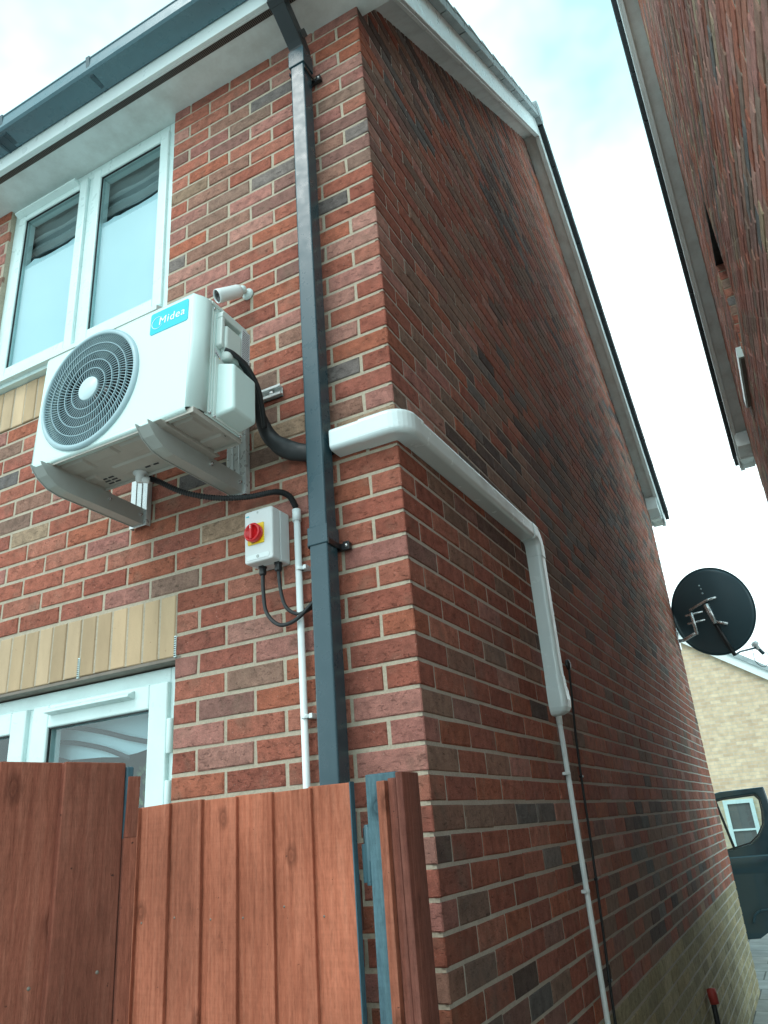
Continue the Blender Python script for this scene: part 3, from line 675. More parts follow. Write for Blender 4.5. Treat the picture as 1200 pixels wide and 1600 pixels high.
# ================================================================== AIR CONDITIONER
ax0, ax1, ay0, ay1, az0, az1 = -1.124, -.446, -.440, -.205, .965, 1.388
FCX, FCZ, FR = -.889, 1.185, .202
ac = empty('air_conditioner', (-.78, -.44, az0), 'white outdoor air conditioner unit with a round fan grille and cyan badge', 'air conditioner')
def holed_plate(mb, x0, x1, z0, z1, cx, cz, r, y, n=96, inner_y=None):
    cs = []
    for i in range(n):
        a = 2*pi*i/n; cs.append((cos(a), sin(a)))
    outer = []
    for c, s_ in cs:
        t = min(((x1-cx)/c) if c > 1e-9 else 1e9, ((x0-cx)/c) if c < -1e-9 else 1e9, ((z1-cz)/s_) if s_ > 1e-9 else 1e9, ((z0-cz)/s_) if s_ < -1e-9 else 1e9)
        outer.append((cx+c*t, cz+s_*t))
    for q in ((x0, z0), (x1, z0), (x1, z1), (x0, z1)):      # snap the nearest to the corners
        k = min(range(n), key=lambda i: (outer[i][0]-q[0])**2+(outer[i][1]-q[1])**2); outer[k] = q
    vs = [(cx+c*r, y, cz+s_*r) for c, s_ in cs]+[(p, y, q) for p, q in outer]
    mb.add(vs, [(i, (i+1) % n, n+(i+1) % n, n+i) for i in range(n)])
    if inner_y is not None:
        mb.add([(cx+c*r, y, cz+s_*r) for c, s_ in cs]+[(cx+c*(r-.006), inner_y, cz+s_*(r-.006)) for c, s_ in cs], [(i, (i+1) % n, n+(i+1) % n, n+i) for i in range(n)], smooth=True)
mb = MB(); fx0, fx1 = ax0+.012, ax1-.030
holed_plate(mb, fx0, fx1, az0+.012, az1-.010, FCX, FCZ, FR, ay0, inner_y=ay0+.05)
# rounded wrap edges: left, right (broad chamfer), top, bottom
def wrap(P0, P1, prof):      # sweep profile offsets along an edge
    vs = []
    for (px, py, pz) in prof: vs += [(P0[0]+px, P0[1]+py, P0[2]+pz), (P1[0]+px, P1[1]+py, P1[2]+pz)]
    return vs, [(2*i, 2*i+2, 2*i+3, 2*i+1) for i in range(len(prof)-1)]
v_, f_ = wrap((fx1, ay0, az0+.012), (fx1, ay0, az1-.010), [(0, 0, 0), (.006, .0015, 0), (.013, .006, 0), (.022, .020, 0), (.028, .034, 0), (.030, .060, 0)]); mb.add(v_, f_, smooth=True)
v_, f_ = wrap((fx0, ay0, az0+.012), (fx0, ay0, az1-.010), [(0, 0, 0), (-.006, .001, 0), (-.010, .004, 0), (-.012, .010, 0), (-.012, .060, 0)]); mb.add(v_, f_, smooth=True)
v_, f_ = wrap((fx0, ay0, az1-.010), (fx1, ay0, az1-.010), [(0, 0, 0), (0, .001, .005), (0, .004, .0085), (0, .010, .010), (0, .05, .010)]); mb.add(v_, f_, smooth=True)
v_, f_ = wrap((fx0, ay0, az0+.012), (fx1, ay0, az0+.012), [(0, 0, 0), (0, .003, -.008), (0, .008, -.011), (0, .03, -.012)]); mb.add(v_, f_, smooth=True)
# little corner patches and body
mb.add([(fx1, ay0, az1-.010), (fx1+.013, ay0+.006, az1-.010), (fx1+.028, ay0+.034, az1-.010), (fx1+.030, ay0+.06, az1-.010), (fx1+.022, ay0+.05, az1), (fx1, ay0+.010, az1), (fx1, ay0+.004, az1-.0015)], [(0, 1, 2, 3, 4, 5, 6)])
mb.add([(fx0, ay0, az1-.010), (fx0-.010, ay0+.004, az1-.010), (fx0-.012, ay0+.05, az1-.010), (fx0, ay0+.05, az1), (fx0, ay0+.010, az1)], [(0, 1, 2, 3, 4)])
mb.build('front_panel', 'ac_white', ac, solid=.0012, fix=True)
mb = MB()
# body shell: top, back, left side, right side sheets
mb.box(ax0+.001, ax1-.0015, ay0+.052, ay1, az1-.012, az1-.002); mb.box(ax0+.001, ax1-.004, ay1-.004, ay1, az0+.01, az1-.012)
mb.box(ax0+.001, ax0+.004, ay0+.052, ay1-.004, az0+.008, az1-.012)
mb.box(ax1-.005, ax1-.002, ay0+.054, ay1-.004, az0+.008, az1-.012)
mb.build('casing', 'ac_white', ac, .0015)
mb = MB()      # vertical ribs pressed into the side sheet
for yy in (ay0+.066, ay0+.078): mb.box(ax1-.003, ax1+.0005, yy, yy+.004, az0+.02, az1-.03)
mb.build('side_seam', 'ac_cream', ac, .001)
# top overhang strip of the side cover
mb = MB(); mb.box(ax1-.004, ax1+.002, ay0+.060, ay1, az1-.016, az1-.004); mb.build('top_lip', 'ac_cream', ac, .0015)
# recessed handle block
hd = MB(); ring(hd, 0, 1, 0, 1, .1, 0, 1)
mb = MB(); hx = ax1
mb.prism([(ay0+.088, 1.352), (ay0+.096, 1.362), (ay1-.018, 1.362), (ay1-.012, 1.352), (ay1-.012, 1.335), (ay0+.088, 1.335)], hx-.004, hx+.020, 'x')
mb.prism([(ay0+.088, 1.335), (ay0+.104, 1.335), (ay0+.104, 1.226), (ay0+.088, 1.232)], hx-.004, hx+.020, 'x')
mb.build('handle_frame', 'ac_cream', ac, .004, 3)
mb = MB(); mb.prism([(ay0+.104, 1.312), (ay1-.050, 1.312), (ay1-.050, 1.206), (ay0+.130, 1.206), (ay0+.104, 1.232)], hx-.004, hx+.026, 'x'); mb.build('handle_block', 'ac_cream', ac, .009, 4)
mb = MB(); mb.box(hx-.0035, hx+.001, ay0+.106, ay1-.016, 1.312, 1.335); mb.build('handle_recess', 'lintel_grey', ac)
mb = MB(); mb.lathe((hx+.012, ay0+.128, 1.212), (0, .25, -1), [(.0, -.012), (.018, -.010), (.019, .012), (.015, .016), (0, .016)], 18); mb.build('cable_collar', 'ac_cream', ac)
# valve cover
mb = MB(); y0_, y1_ = ay0+.098, ay1-.014
mb.hexa([(hx-.003, y0_, .985), (hx+.062, y0_+.010, .998), (hx+.062, y1_, .998), (hx-.003, y1_, .985), (hx-.003, y0_, 1.176), (hx+.058, y0_+.008, 1.158), (hx+.058, y1_, 1.150), (hx-.003, y1_, 1.176)])
mb.build('valve_cover', 'ac_white', ac, .010, 4)
mb = MB(); ring(mb, 0, 0, 0, 0, 0, 0, 0) if False else mb.prism([(y0_-.012, .978), (y1_+.006, .978), (y1_+.006, 1.186), (y0_-.006, 1.192), (y0_-.012, 1.186)], hx-.003, hx+.003, 'x'); mb.build('cover_flange', 'ac_cream', ac, .0015)
for (y, z) in ((y0_-.004, .984), (y1_-.004, .975), (ay0+.072, .985), (ay0+.072, 1.36)):
    mb = MB(); mb.lathe((hx+.001, y, z), (1, 0, 0), [(.005, 0), (.005, .002), (.002, .004), (0, .004)], 10); mb.build('screw', 'steel', ac)
# side labels
mb = MB(); mb.box(hx+.0205, hx+.0214, ay1-.046, ay1-.004, 1.222, 1.352); lb = mb.build('rating_label', 'sticker_white', ac)
mb = MB(); mb.box(hx-.002, hx+.0205, ay1-.047, ay1-.003, 1.220, 1.354); mb.build('label_panel', 'ac_cream', ac, .001)
mb = MB(); rr = random.Random(3)
for k in range(17):
    z = 1.345-k*.007; y = ay1-.043
    while y < ay1-.010:
        w = rr.uniform(.002, .008); mb.box(hx+.0214, hx+.0217, y, min(y+w, ay1-.008), z-.0022, z); y += w+.0015
mb.build('label_print', 'ink', lb, fix=False)
mb = MB(); mb.prism([(ay0+.086, 1.222), (ay0+.122, 1.200), (ay0+.122, 1.176), (ay0+.100, 1.196), (ay0+.086, 1.204)], hx-.0015, hx-.0008, 'x'); lb2 = mb.build('safety_label', 'sticker_white', ac)
mb = MB()
for k in range(4): mb.box(hx-.0008, hx-.0004, ay0+.089+k*.006, ay0+.093+k*.006, 1.203-k*.003, 1.2075-k*.003)
mb.build('label_print', 'ink', lb2, fix=False)
mb = MB(); mb.prism([(ay0+.106, 1.196), (ay0+.128, 1.176), (ay0+.112, 1.171)], hx-.0007, hx+.0010, 'x'); wl = mb.build('warning_triangle', 'yellow', ac)
mb = MB(); mb.prism([(ay0+.1105, 1.187), (ay0+.120, 1.178), (ay0+.113, 1.1755)], hx+.0010, hx+.0014, 'x'); mb.build('flame_mark', 'ink', wl)
# badge with lettering
def rrect(x0, x1, z0, z1, r, n=6, rs=None):
    rs = rs or (r, r, r, r); P = []
    for (cx, cz, a0, q) in ((x1, z0, 270, rs[0]), (x1, z1, 0, rs[1]), (x0, z1, 90, rs[2]), (x0, z0, 180, rs[3])):
        ccx = cx-q if cx == x1 else cx+q; ccz = cz-q if cz == z1 else cz+q
        for i in range(n+1): a = radians(a0+90*i/n); P.append((ccx+q*cos(a), ccz+q*sin(a)))
    return P
mb = MB(); mb.prism(rrect(-.641, -.487, 1.288, 1.369, .008), ay0-.0022, ay0, 'y'); bd = mb.build('badge', 'cyan_badge', ac)
def text_mesh(name, body, size, loc, mat, parent, rot=(radians(90), 0, 0), shear=0.0, ext=.0004, spacing=1.0, bold=0.0, fit=None):
    cu = bpy.data.curves.new(name, 'FONT'); cu.body = body; cu.size = size; cu.extrude = ext; cu.shear = shear; cu.space_character = spacing; cu.offset = bold
    cu.align_x = 'LEFT'; tmp = bpy.data.objects.new('tmp', cu); COL.objects.link(tmp)
    dg = bpy.context.evaluated_depsgraph_get(); me = bpy.data.meshes.new_from_object(tmp.evaluated_get(dg))
    bpy.data.objects.remove(tmp); bpy.data.curves.remove(cu)
    if fit:
        xs = [v.co.x for v in me.vertices]; k = fit/(max(xs)-min(xs))
        for v in me.vertices: v.co.x *= k
    me.transform(Matrix.Translation(loc) @ Matrix.Rotation(rot[2], 4, 'Z') @ Matrix.Rotation(rot[0], 4, 'X'))
    me.materials.clear(); me.materials.append(MATS[mat]); o = bpy.data.objects.new(name, me); COL.objects.link(o); o.parent = parent
    o.matrix_parent_inverse = Matrix.Translation(-Vector(parent.location)); return o
text_mesh('lettering', 'Midea', .040, (-.607, ay0-.0026, 1.315), 'badge_white', bd, shear=.10, bold=.0, fit=.104, spacing=1.12)
mb = MB()      # swoosh ring round the first letter
rg = []
for i in range(30):
    a = radians(35+i*10.2); rg.append((a, .0016*sin(pi*i/29)+.0002))
vs = []
for a, w in rg: 
    for rr_ in (.0235-w*.5, .0235+w*.5): vs.append((-.611+rr_*cos(a), ay0-.0028, 1.327+rr_*.92*sin(a)))
mb.add(vs, [(2*i, 2*i+2, 2*i+3, 2*i+1) for i in range(29)]); mb.build('swoosh', 'badge_white', bd, solid=.0004)
# embossed lines
mb = MB()
for (xa, xb, z) in ((-.616, -.503, 1.220), (-.630, -.500, 1.187), (-.618, -.508, 1.150)): mb.box(xa, xb, ay0-.0004, ay0, z-.0012, z+.0012)
mb.build('grooves', 'grey_lines', ac)
# fan cavity and blades
mb = MB(); mb.lathe((FCX, ay0+.048, FCZ), (0, 1, 0), [(FR, 0), (FR-.004, .11), (0, .11)], 48); mb.build('fan_shroud', 'dark_cavity', ac)
fan = MB(); fan.lathe((FCX, ay0+.035, FCZ), (0, 1, 0), [(0, 0), (.040, .004), (.048, .02), (.048, .06)], 24)
for b in range(3):
    vs = []
    for i in range(9):
        rr_ = .045+.145*i/8
        for j in range(9):
            a = radians(120*b+20+j*9+i*4); vs.append((FCX+rr_*cos(a), ay0+.05+.05*(j/8), FCZ+rr_*sin(a)))
    fan.add(vs, [(i*9+j, (i+1)*9+j, (i+1)*9+j+1, i*9+j+1) for i in range(8) for j in range(8)], smooth=True)
fan.build('fan', 'black_plastic', ac, solid=.0015)
# grille
mb = MB(); mb.lathe((FCX, ay0, FCZ), (0, -1, 0), [(FR+.012, 0), (FR+.011, .006), (FR+.004, .011), (FR-.003, .012), (FR-.006, .008), (FR-.006, -.006)], 96)
gr = mb.build('grille_rim', 'grille_grey', ac)
mb = MB(); mb.lathe((FCX, ay0-.002, FCZ), (0, -1, 0), [(.041, -.004), (.042, .004), (.040, .0065), (0, .0085)], 40); mb.build('hub_cap', 'hub_grey', ac)
rings = [.041, .073, .104, .135, .165, FR-.004]; cnt = [40, 56, 74, 94, 114]
mb = MB()
for R_ in rings[1:-1]:
    n = 96; pr_ = [(R_-.0014, ay0-.0075), (R_+.0014, ay0-.0075), (R_+.0014, ay0+.000), (R_-.0014, ay0+.000)]
    vs = [(FCX+q*cos(2*pi*i/n), yy, FCZ+q*sin(2*pi*i/n)) for i in range(n) for q, yy in pr_]
    mb.add(vs, [(4*i+k, 4*i+(k+1) % 4, (4*((i+1) % n))+(k+1) % 4, (4*((i+1) % n))+k) for i in range(n) for k in range(4)])
swirl = lambda r: -.42*((r-.041)/.16)
for zi in range(5):
    r0, r1 = rings[zi], rings[zi+1]
    for k in range(cnt[zi]):
        a0 = 2*pi*k/cnt[zi]; sg = 3; vs = []
        for i in range(sg+1):
            r_ = r0+(r1-r0)*i/sg; a = a0+swirl(r_)*1.0; da = (.0006+.0005*(r_/.2))/r_
            for (s_, yy) in ((-1, ay0-.006), (1, ay0-.006), (1, ay0-.0035), (-1, ay0-.0035)): vs.append((FCX+r_*cos(a+s_*da), yy, FCZ+r_*sin(a+s_*da)))
        mb.add(vs, [(4*i+k2, 4*i+(k2+1) % 4, 4*i+4+(k2+1) % 4, 4*i+4+k2) for i in range(sg) for k2 in range(4)])
mb.build('fan_grille', 'grille_rib', ac, fix=False)
# base pan with pressings, slots, feet
mb = MB(); mb.box(ax0+.004, ax1-.008, ay0+.012, ay1-.002, az0+.004, az0+.010); bp = mb.build('base_pan', 'ac_base', ac, .001)
mb = MB(); mb.box(ax0+.002, ax1-.006, ay0+.009, ay0+.013, az0-.006, az0+.012); mb.box(ax0+.002, ax1-.006, ay1-.004, ay1, az0-.006, az0+.012); mb.box(ax1-.010, ax1-.006, ay0+.013, ay1-.004, az0-.006, az0+.012); mb.build('pan_lip', 'ac_base', bp, .001)
mb = MB()
for (xa, xb, ya, yb) in ((-1.08, -.93, -.40, -.33), (-.92, -.80, -.41, -.36), (-.90, -.70, -.31, -.25), (-.78, -.66, -.40, -.33), (-.58, -.48, -.40, -.30), (-.57, -.47, -.28, -.23), (-1.06, -.98, -.30, -.25)):
    mb = MB(); mb.hexa([(xa+.008, ya+.008, az0-.001), (xb-.008, ya+.008, az0-.001), (xb-.008, yb-.008, az0-.001), (xa+.008, yb-.008, az0-.001), (xa, ya, az0+.0045), (xb, ya, az0+.0045), (xb, yb, az0+.0045), (xa, yb, az0+.0045)]); mb.build('pressing', 'ac_base', bp, .002)
for i in range(3):
    for j in range(2): mb = MB(); mb.box(-.99+j*.030, -.968+j*.030, -.262+i*.016, -.256+i*.016, az0+.0022, az0+.0038); mb.build('slot', 'ink', bp)
for (x, y, w) in ((-.80, -.245, .010), (-.765, -.245, .010), (-.49, -.26, .004), (-.475, -.26, .004), (-.50, -.245, .004), (-.52, -.35, .004)): mb = MB(); mb.box(x-w, x+w, y-.003, y+.003, az0+.0022, az0+.0038); mb.build('slot', 'ink', bp)
for fx in (-1.045, -.575):
    mb = MB(); mb.prism([(ay0-.010, az0-.004), (ay0+.02, az0-.012), (ay1+.01, az0-.012), (ay1+.03, az0-.002), (ay1+.01, az0+.004), (ay0+.02, az0+.004)], fx-.018, fx+.018, 'x')
    mb.build('foot', 'ac_base', ac, .002)
mb = MB(); mb.lathe((-.852, -.225, az0+.006), (0, 0, -1), [(.024, 0), (.024, .006), (.015, .008), (.015, .026), (.012, .034), (0, .036)], 20); mb.tube([(-.852, -.225, az0-.018), (-.835, -.215, az0-.022), (-.822, -.208, az0-.025)], .0105, 12)
mb.build('drain_elbow', 'switch_grey', ac)
ac.rotation_euler = (radians(-2.4), 0, 0); ac.scale = (1.015, 1, 1.05)

# ------------------------------------------------------------------ wall bracket
wb = empty('wall_bracket', (-.8, -.02, .88), 'grey painted steel wall bracket carrying the white air conditioner unit', 'bracket')
mb = MB(); mb.prism([(-.002, 1.220), (-.002, 1.226), (-.018, 1.226), (-.018, 1.222), (-.022, 1.222), (-.022, 1.232), (-.006, 1.232), (-.006, 1.254), (-.022, 1.254), (-.022, 1.264), (-.018, 1.264), (-.018, 1.260), (-.002, 1.260)][::-1], -1.24, -.421, 'x'); mb.build('crossbar', 'rail_metal', wb, .001)
mb = MB(); mb.lathe((-.463, -.007, 1.243), (0, -1, 0), [(.013, 0), (.013, .002), (.008, .0025), (.008, .009), (0, .0095)], 6, False); mb.build('bolt', 'steel', wb)
for xr in (-1.055, -.606):
    mb = MB(); a, b = xr-.042, xr+.040
    mb.box(a, b, -.027, -.023, .879, 1.275); mb.box(a, a+.004, -.023, -.004, .879, 1.275); mb.box(b-.004, b, -.023, -.004, .879, 1.275); mb.box(xr-.018, xr-.013, -.030, -.027, .95, 1.275); mb.box(xr+.010, xr+.015, -.030, -.027, .95, 1.275)
    mb.build('upright', 'rail_metal', wb, .0015)
    # arm: channel with two cheeks that curve up at the tip
    tip = -.478; zt, zb_ = .957, .882
    prof = [(-.028, zb_), (-.36, zb_+.004), (-.405, zb_+.012), (-.445, zb_+.034), (-.468, zb_+.058), (tip, zt-.002), (-.470, zt), (-.40, zt-.004), (-.028, zt-.012)]
    mb = MB()
    for xs in (xr-.022, xr+.026): mb.prism(prof, xs-.0016, xs+.0016, 'x')
    bot = prof[:6]; vs = []
    for (y, z) in bot: vs += [(xr-.0203, y, z+.003), (xr+.0243, y, z+.003), (xr+.0243, y, z+.006), (xr-.0203, y, z+.006)]
    mb.add(vs, [(4*i+k, 4*i+(k+1) % 4, 4*i+4+(k+1) % 4, 4*i+4+k) for i in range(4) for k in range(4)])
    arm = mb.build('arm', 'bracket_metal', wb, .0012)
    for (y, z) in ((-.045, .915), (-.19, .925)):
        mb = MB(); mb.lathe((xr+.0276, y, z), (1, 0, 0), [(.007, 0), (.007, .004), (.004, .005), (.004, .009), (0, .0095)], 6, False); mb.build('bolt', 'steel', arm)

# ------------------------------------------------------------------ insulated pipe bundle
def ell_tube(pts, ry, rz, n=16):
    P = smooth_path(pts, 10); N = len(P); vs = []; 
    for i, p in enumerate(P):
        t = i/(N-1); T = (P[min(i+1, N-1)]-P[max(i-1, 0)]).normalized()
        u = T.cross(Vector((0, 1, 0))).normalized(); w = Vector((0, 1, 0)); w = (w-T*w.dot(T)).normalized()
        fy, fz = ry(t), rz(t)
        for k in range(n):
            a = 2*pi*k/n; vs.append(p+w*cos(a)*fy+u*sin(a)*fz)
    return vs, [(i*n+k, i*n+(k+1) % n, (i+1)*n+(k+1) % n, (i+1)*n+k) for i in range(N-1) for k in range(n)]+[tuple(range(n))[::-1], tuple((N-1)*n+k for k in range(n))]
def lerp(a, b, t): t = max(0, min(1, t)); return a+(b-a)*t
mb = MB()
ry_ = lambda t: (lerp(.005, .026, t*1.9-.15) if t < .6 else lerp(.026, .015, (t-.6)/.3))*(1+.07*sin(t*37))
rz_ = lambda t: (lerp(.005, .032, t*1.9-.15) if t < .6 else lerp(.032, .031, (t-.6)/.4))*(1+.05*sin(t*29+1))
v_, f_ = ell_tube([(-.425, -.300, 1.226), (-.416, -.25, 1.216), (-.416, -.185, 1.176), (-.436, -.125, 1.102), (-.434, -.075, 1.035), (-.395, -.045, .990), (-.330, -.024, .960), (-.270, -.019, .953), (-.200, -.020, .952)], ry_, rz_)
mb.add(v_, f_, smooth=True); hose = tag(mb.build('pipe_bundle', 'black_rubber'), 'thick black taped pipe bundle bending from the air conditioner to the white trunking', 'pipe')
tx = hose.modifiers.new('d', 'DISPLACE'); tt = bpy.data.textures.new('wrap', 'CLOUDS'); tt.noise_scale = .035; tx.texture = tt; tx.strength = .006; tx.texture_coords = 'GLOBAL'
mb = MB(); mb.tube(smooth_path([(-.425, -.318, 1.232), (-.410, -.295, 1.224), (-.396, -.245, 1.200), (-.394, -.19, 1.152), (-.406, -.15, 1.10), (-.425, -.11, 1.045)], 8), .0085, 12)
tag(mb.build('power_cable', 'black_rubber'), 'thin black cable leaving the collar under the air conditioner handle', 'cable')

# ------------------------------------------------------------------ security camera
sc_ = empty('security_camera', (-.571, 0, 1.733), 'white bullet camera fixed to the bricks just above the air conditioner', 'security camera')
mb = MB(); mb.lathe((-.571, 0, 1.733), (0, -1, 0), [(.024, 0), (.024, .006), (.016, .014), (.009, .018), (.009, .028), (0, .03)], 24); mb.build('mount', 'white_upvc', sc_)
mb = MB(); mb.lathe((-.571, -.034, 1.733), (0, 0, 1), [(0, -.016), (.012, -.011), (.016, 0), (.012, .011), (0, .016)], 18); mb.build('ball_joint', 'white_upvc', sc_)
d_ = Vector((-.052, -.072, -.052)).normalized(); o_ = Vector((-.575, -.038, 1.728))
mb = MB(); mb.lathe(o_, d_, [(0, 0), (.014, .001), (.023, .006), (.0255, .018), (.0265, .095), (.0265, .108), (.024, .109), (.024, .102)], 28); mb.build('body', 'conduit_white', sc_)
mb = MB(); mb.lathe(o_, d_, [(.0238, .100), (.0238, .1025), (.010, .1035), (.008, .099), (0, .099)], 28); mb.build('lens_face', 'black_plastic', sc_)

# ------------------------------------------------------------------ rotary isolator
iso = empty('isolator_switch', (-.466, 0, .675), 'pale grey isolator box with a round red knob on a yellow plate', 'switch')
mb = MB(); mb.prism(rrect(-.520, -.412, .592, .768, .008), -.052, -.002, 'y'); mb.build('back_box', 'switch_grey', iso, .003)
mb = MB(); mb.prism(rrect(-.5205, -.4115, .5915, .7685, .009), -.096, -.0535, 'y'); cv = mb.build('cover', 'switch_grey', iso, .006, 4)
mb = MB(); mb.prism(rrect(-.512, -.424, .600, .617, .007), -.0975, -.0955, 'y'); mb.build('cover_recess', 'conduit_white', cv, .001)
mb = MB(); mb.lathe((-.468, -.0975, .6085), (0, -1, 0), [(.0055, 0), (.005, .001), (0, .001)], 14)
mb.lathe((-.468, -.0962, .757), (0, -1, 0), [(.004, 0), (0, .0006)], 12); mb.build('screw', 'grey_lines', cv)
mb = MB(); mb.prism(rrect(-.505, -.443, .650, .7185, .003), -.0995, -.096, 'y'); pl = mb.build('yellow_plate', 'yellow', iso, .0008)
text_mesh('off_mark', 'OFF', .007, (-.490, -.0999, .6525), 'ink', pl, ext=.0002)
mb = MB(); mb.lathe((-.474, -.0995, .684), (0, -1, 0), [(.029, 0), (.0305, .006), (.031, .018), (.028, .022), (.0235, .0225), (.0225, .016), (0, .016)], 36); kn = mb.build('knob', 'knob_red', iso)
mb = MB(); mb.hexa([(-.4785, -.128, .660), (-.4695, -.128, .660), (-.4685, -.114, .658), (-.4795, -.114, .658), (-.4785, -.128, .708), (-.4695, -.128, .708), (-.4685, -.114, .710), (-.4795, -.114, .710)]); mb.build('grip', 'knob_red', kn, .002)
mb = MB(); mb.box(-.4750, -.4730, -.1286, -.1280, .694, .706); mb.build('pointer', 'badge_white', kn)
text_mesh('small_mark', 'IMO', .008, (-.513, -.0965, .748), 'grey_lines', cv, ext=.0002, shear=.2) if False else None
mb = MB()
for i in range(4): mb.box(-.513+i*.0032, -.5108+i*.0032, -.0966, -.0961, .748, .7525)
mb.build('maker_mark', 'cyan_badge', cv)
for x in (-.490, -.430):
    mb = MB(); mb.lathe((x, -.042, .594), (0, 0, -1), [(.0135, 0), (.0135, .007), (.0115, .008), (.0115, .018), (.0125, .019), (.0115, .027), (.007, .031), (0, .031)], 12, False); mb.build('cable_gland', 'black_plastic', iso)
mb = MB(); mb.tube(smooth_path([(-.490, -.042, .575), (-.488, -.043, .51), (-.477, -.043, .44), (-.431, -.043, .393), (-.373, -.044, .395), (-.325, -.036, .431), (-.285, -.022, .472), (-.262, -.014, .50)], 8), .0062, 12)
tag(mb.build('switch_cable', 'black_rubber'), 'long black cable looping low from the left gland of the isolator box', 'cable', 'cables under the isolator')
mb = MB(); mb.tube(smooth_path([(-.430, -.042, .575), (-.425, -.041, .506), (-.408, -.039, .446), (-.372, -.030, .418), (-.33, -.022, .428), (-.29, -.014, .452), (-.262, -.012, .475)], 8), .0058, 12)
tag(mb.build('switch_cable', 'black_rubber'), 'shorter black cable curving from the right gland of the isolator box', 'cable', 'cables under the isolator')

# ------------------------------------------------------------------ condensate hose and waste pipe
P = smooth_path([(-.828, -.211, az0-.026), (-.80, -.19, .925), (-.735, -.145, .885), (-.64, -.095, .856), (-.535, -.055, .845), (-.444, -.032, .846), (-.396, -.024, .822), (-.371, -.020, .775)], 26)
mb = MB(); mb.tube(P, [.0092+.0012*(1 if i % 2 else -1) for i in range(len(P))], 12, smooth=False)
tag(mb.build('drain_hose', 'black_rubber'), 'black corrugated drain hose from under the air conditioner to the white waste pipe', 'hose')
wp = empty('waste_pipe', (-.366, -.02, G), 'thin white waste pipe running down beside the dark downpipe behind the gate', 'pipe')
mb = MB(); mb.tube([(-.368, -.022, .735), (-.358, -.022, G)], .0108, 18); mb.build('pipe', 'conduit_white', wp)
mb = MB(); mb.tube([(-.3690, -.022, .765), (-.3685, -.022, .7245)], .0142, 18); mb.build('coupler', 'conduit_white', wp)
def saddle(parent, x, y, z, ax, r, mat='conduit_white'):
    mb = MB()
    if ax == 'x':    # on the front wall
        mb.tube([(x, y, z-.006), (x, y, z+.006)], r+.003, 16); mb.box(x-.004, x+r+.014, y-.004, -.001, z-.006, z+.006); mb.box(x+r+.006, x+r+.017, y-.010, -.001, z-.007, z+.007)
    else:
        mb.tube([(x, y, z-.006), (x, y, z+.006)], r+.003, 16); mb.box(.001, x+.004, y-r-.012, y+r+.004, z-.006, z+.006)
    return mb.build('pipe_clip', mat, parent, .0015)
saddle(wp, -.363, -.022, .563, 'x', .0108); saddle(wp, -.3600, -.022, .112, 'x', .0108); saddle(wp, -.3590, -.022, -.42, 'x', .0108)

# ------------------------------------------------------------------ trunking round the corner
tk = empty('pipe_trunking', (.03, -.03, .95), 'white plastic pipe trunking wrapping the brick corner and dropping down the gable', 'trunking')
D, ZB, ZT = .066, .914, .991
def xsec(h0, h1, d, r=.016, n=5):     # rounded trunk section in (out, up): open at the wall
    P = [(0, h0), ]
    for i in range(n+1): a = radians(-90+90*i/n); P.append((d-r+r*cos(a), h0+r+r*sin(a)))
    for i in range(n+1): a = radians(0+90*i/n); P.append((d-r+r*cos(a), h1-r+r*sin(a)))
    P.append((0, h1)); return P
sec = xsec(ZB, ZT, D); m_ = len(sec)
def sweep_tr(frames, sect, name, grow=0.0, caps=True):
    """frames: list of (origin, out vector, up vector)"""
    mb = MB(); vs = []; k = len(sect)
    for (o, ou, up) in frames:
        for (a, b) in sect: vs.append(Vector(o)+Vector(ou)*a+Vector(up)*b)
    fs = [(i*k+j, i*k+j+1, (i+1)*k+j+1, (i+1)*k+j) for i in range(len(frames)-1) for j in range(k-1)]
    if caps: fs += [tuple(range(k)), tuple((len(frames)-1)*k+j for j in range(k))]
    mb.add(vs, fs, smooth=False); return mb
U = (0, 0, 1)
def big(g, h0=ZB, h1=ZT, d=D, r=.018): return xsec(h0-g, h1+g, d+g, r)
mb = sweep_tr([((-.207, -.001, 0), (0, -1, 0), U), ((-.09, -.001, 0), (0, -1, 0), U)], sec, ''); mb.build('straight_cover', 'trunking_white', tk)
# corner: quarter turn about the house corner
fr = [((-.10, -.001, 0), (0, -1, 0), U), ((-.020, -.001, 0), (0, -1, 0), U)]
for i in range(9):
    a = radians(-90+90*i/8); fr.append(((.0005-.012+.012*cos(a)*1, -.001+.012+.012*sin(a), 0), (cos(a), sin(a), 0), U))
fr += [((.001, .02, 0), (1, 0, 0), U), ((.001, .062, .002), (1, 0, 0), U)]
# round the outer corner generously: larger radius of the outside than the inside
fr2 = []
for (o, ou, up) in fr: fr2.append((o, ou, up))
mb = sweep_tr(fr2, big(.0028), ''); mb.build('corner_cover', 'trunking_white', tk, .001)
tl = .026
mb = sweep_tr([((.001, .05, .001), (1, 0, 0), U), ((.001, 1.262, .035), (1, 0, 0), U)], sec, ''); mb.build('straight_cover', 'trunking_white', tk)
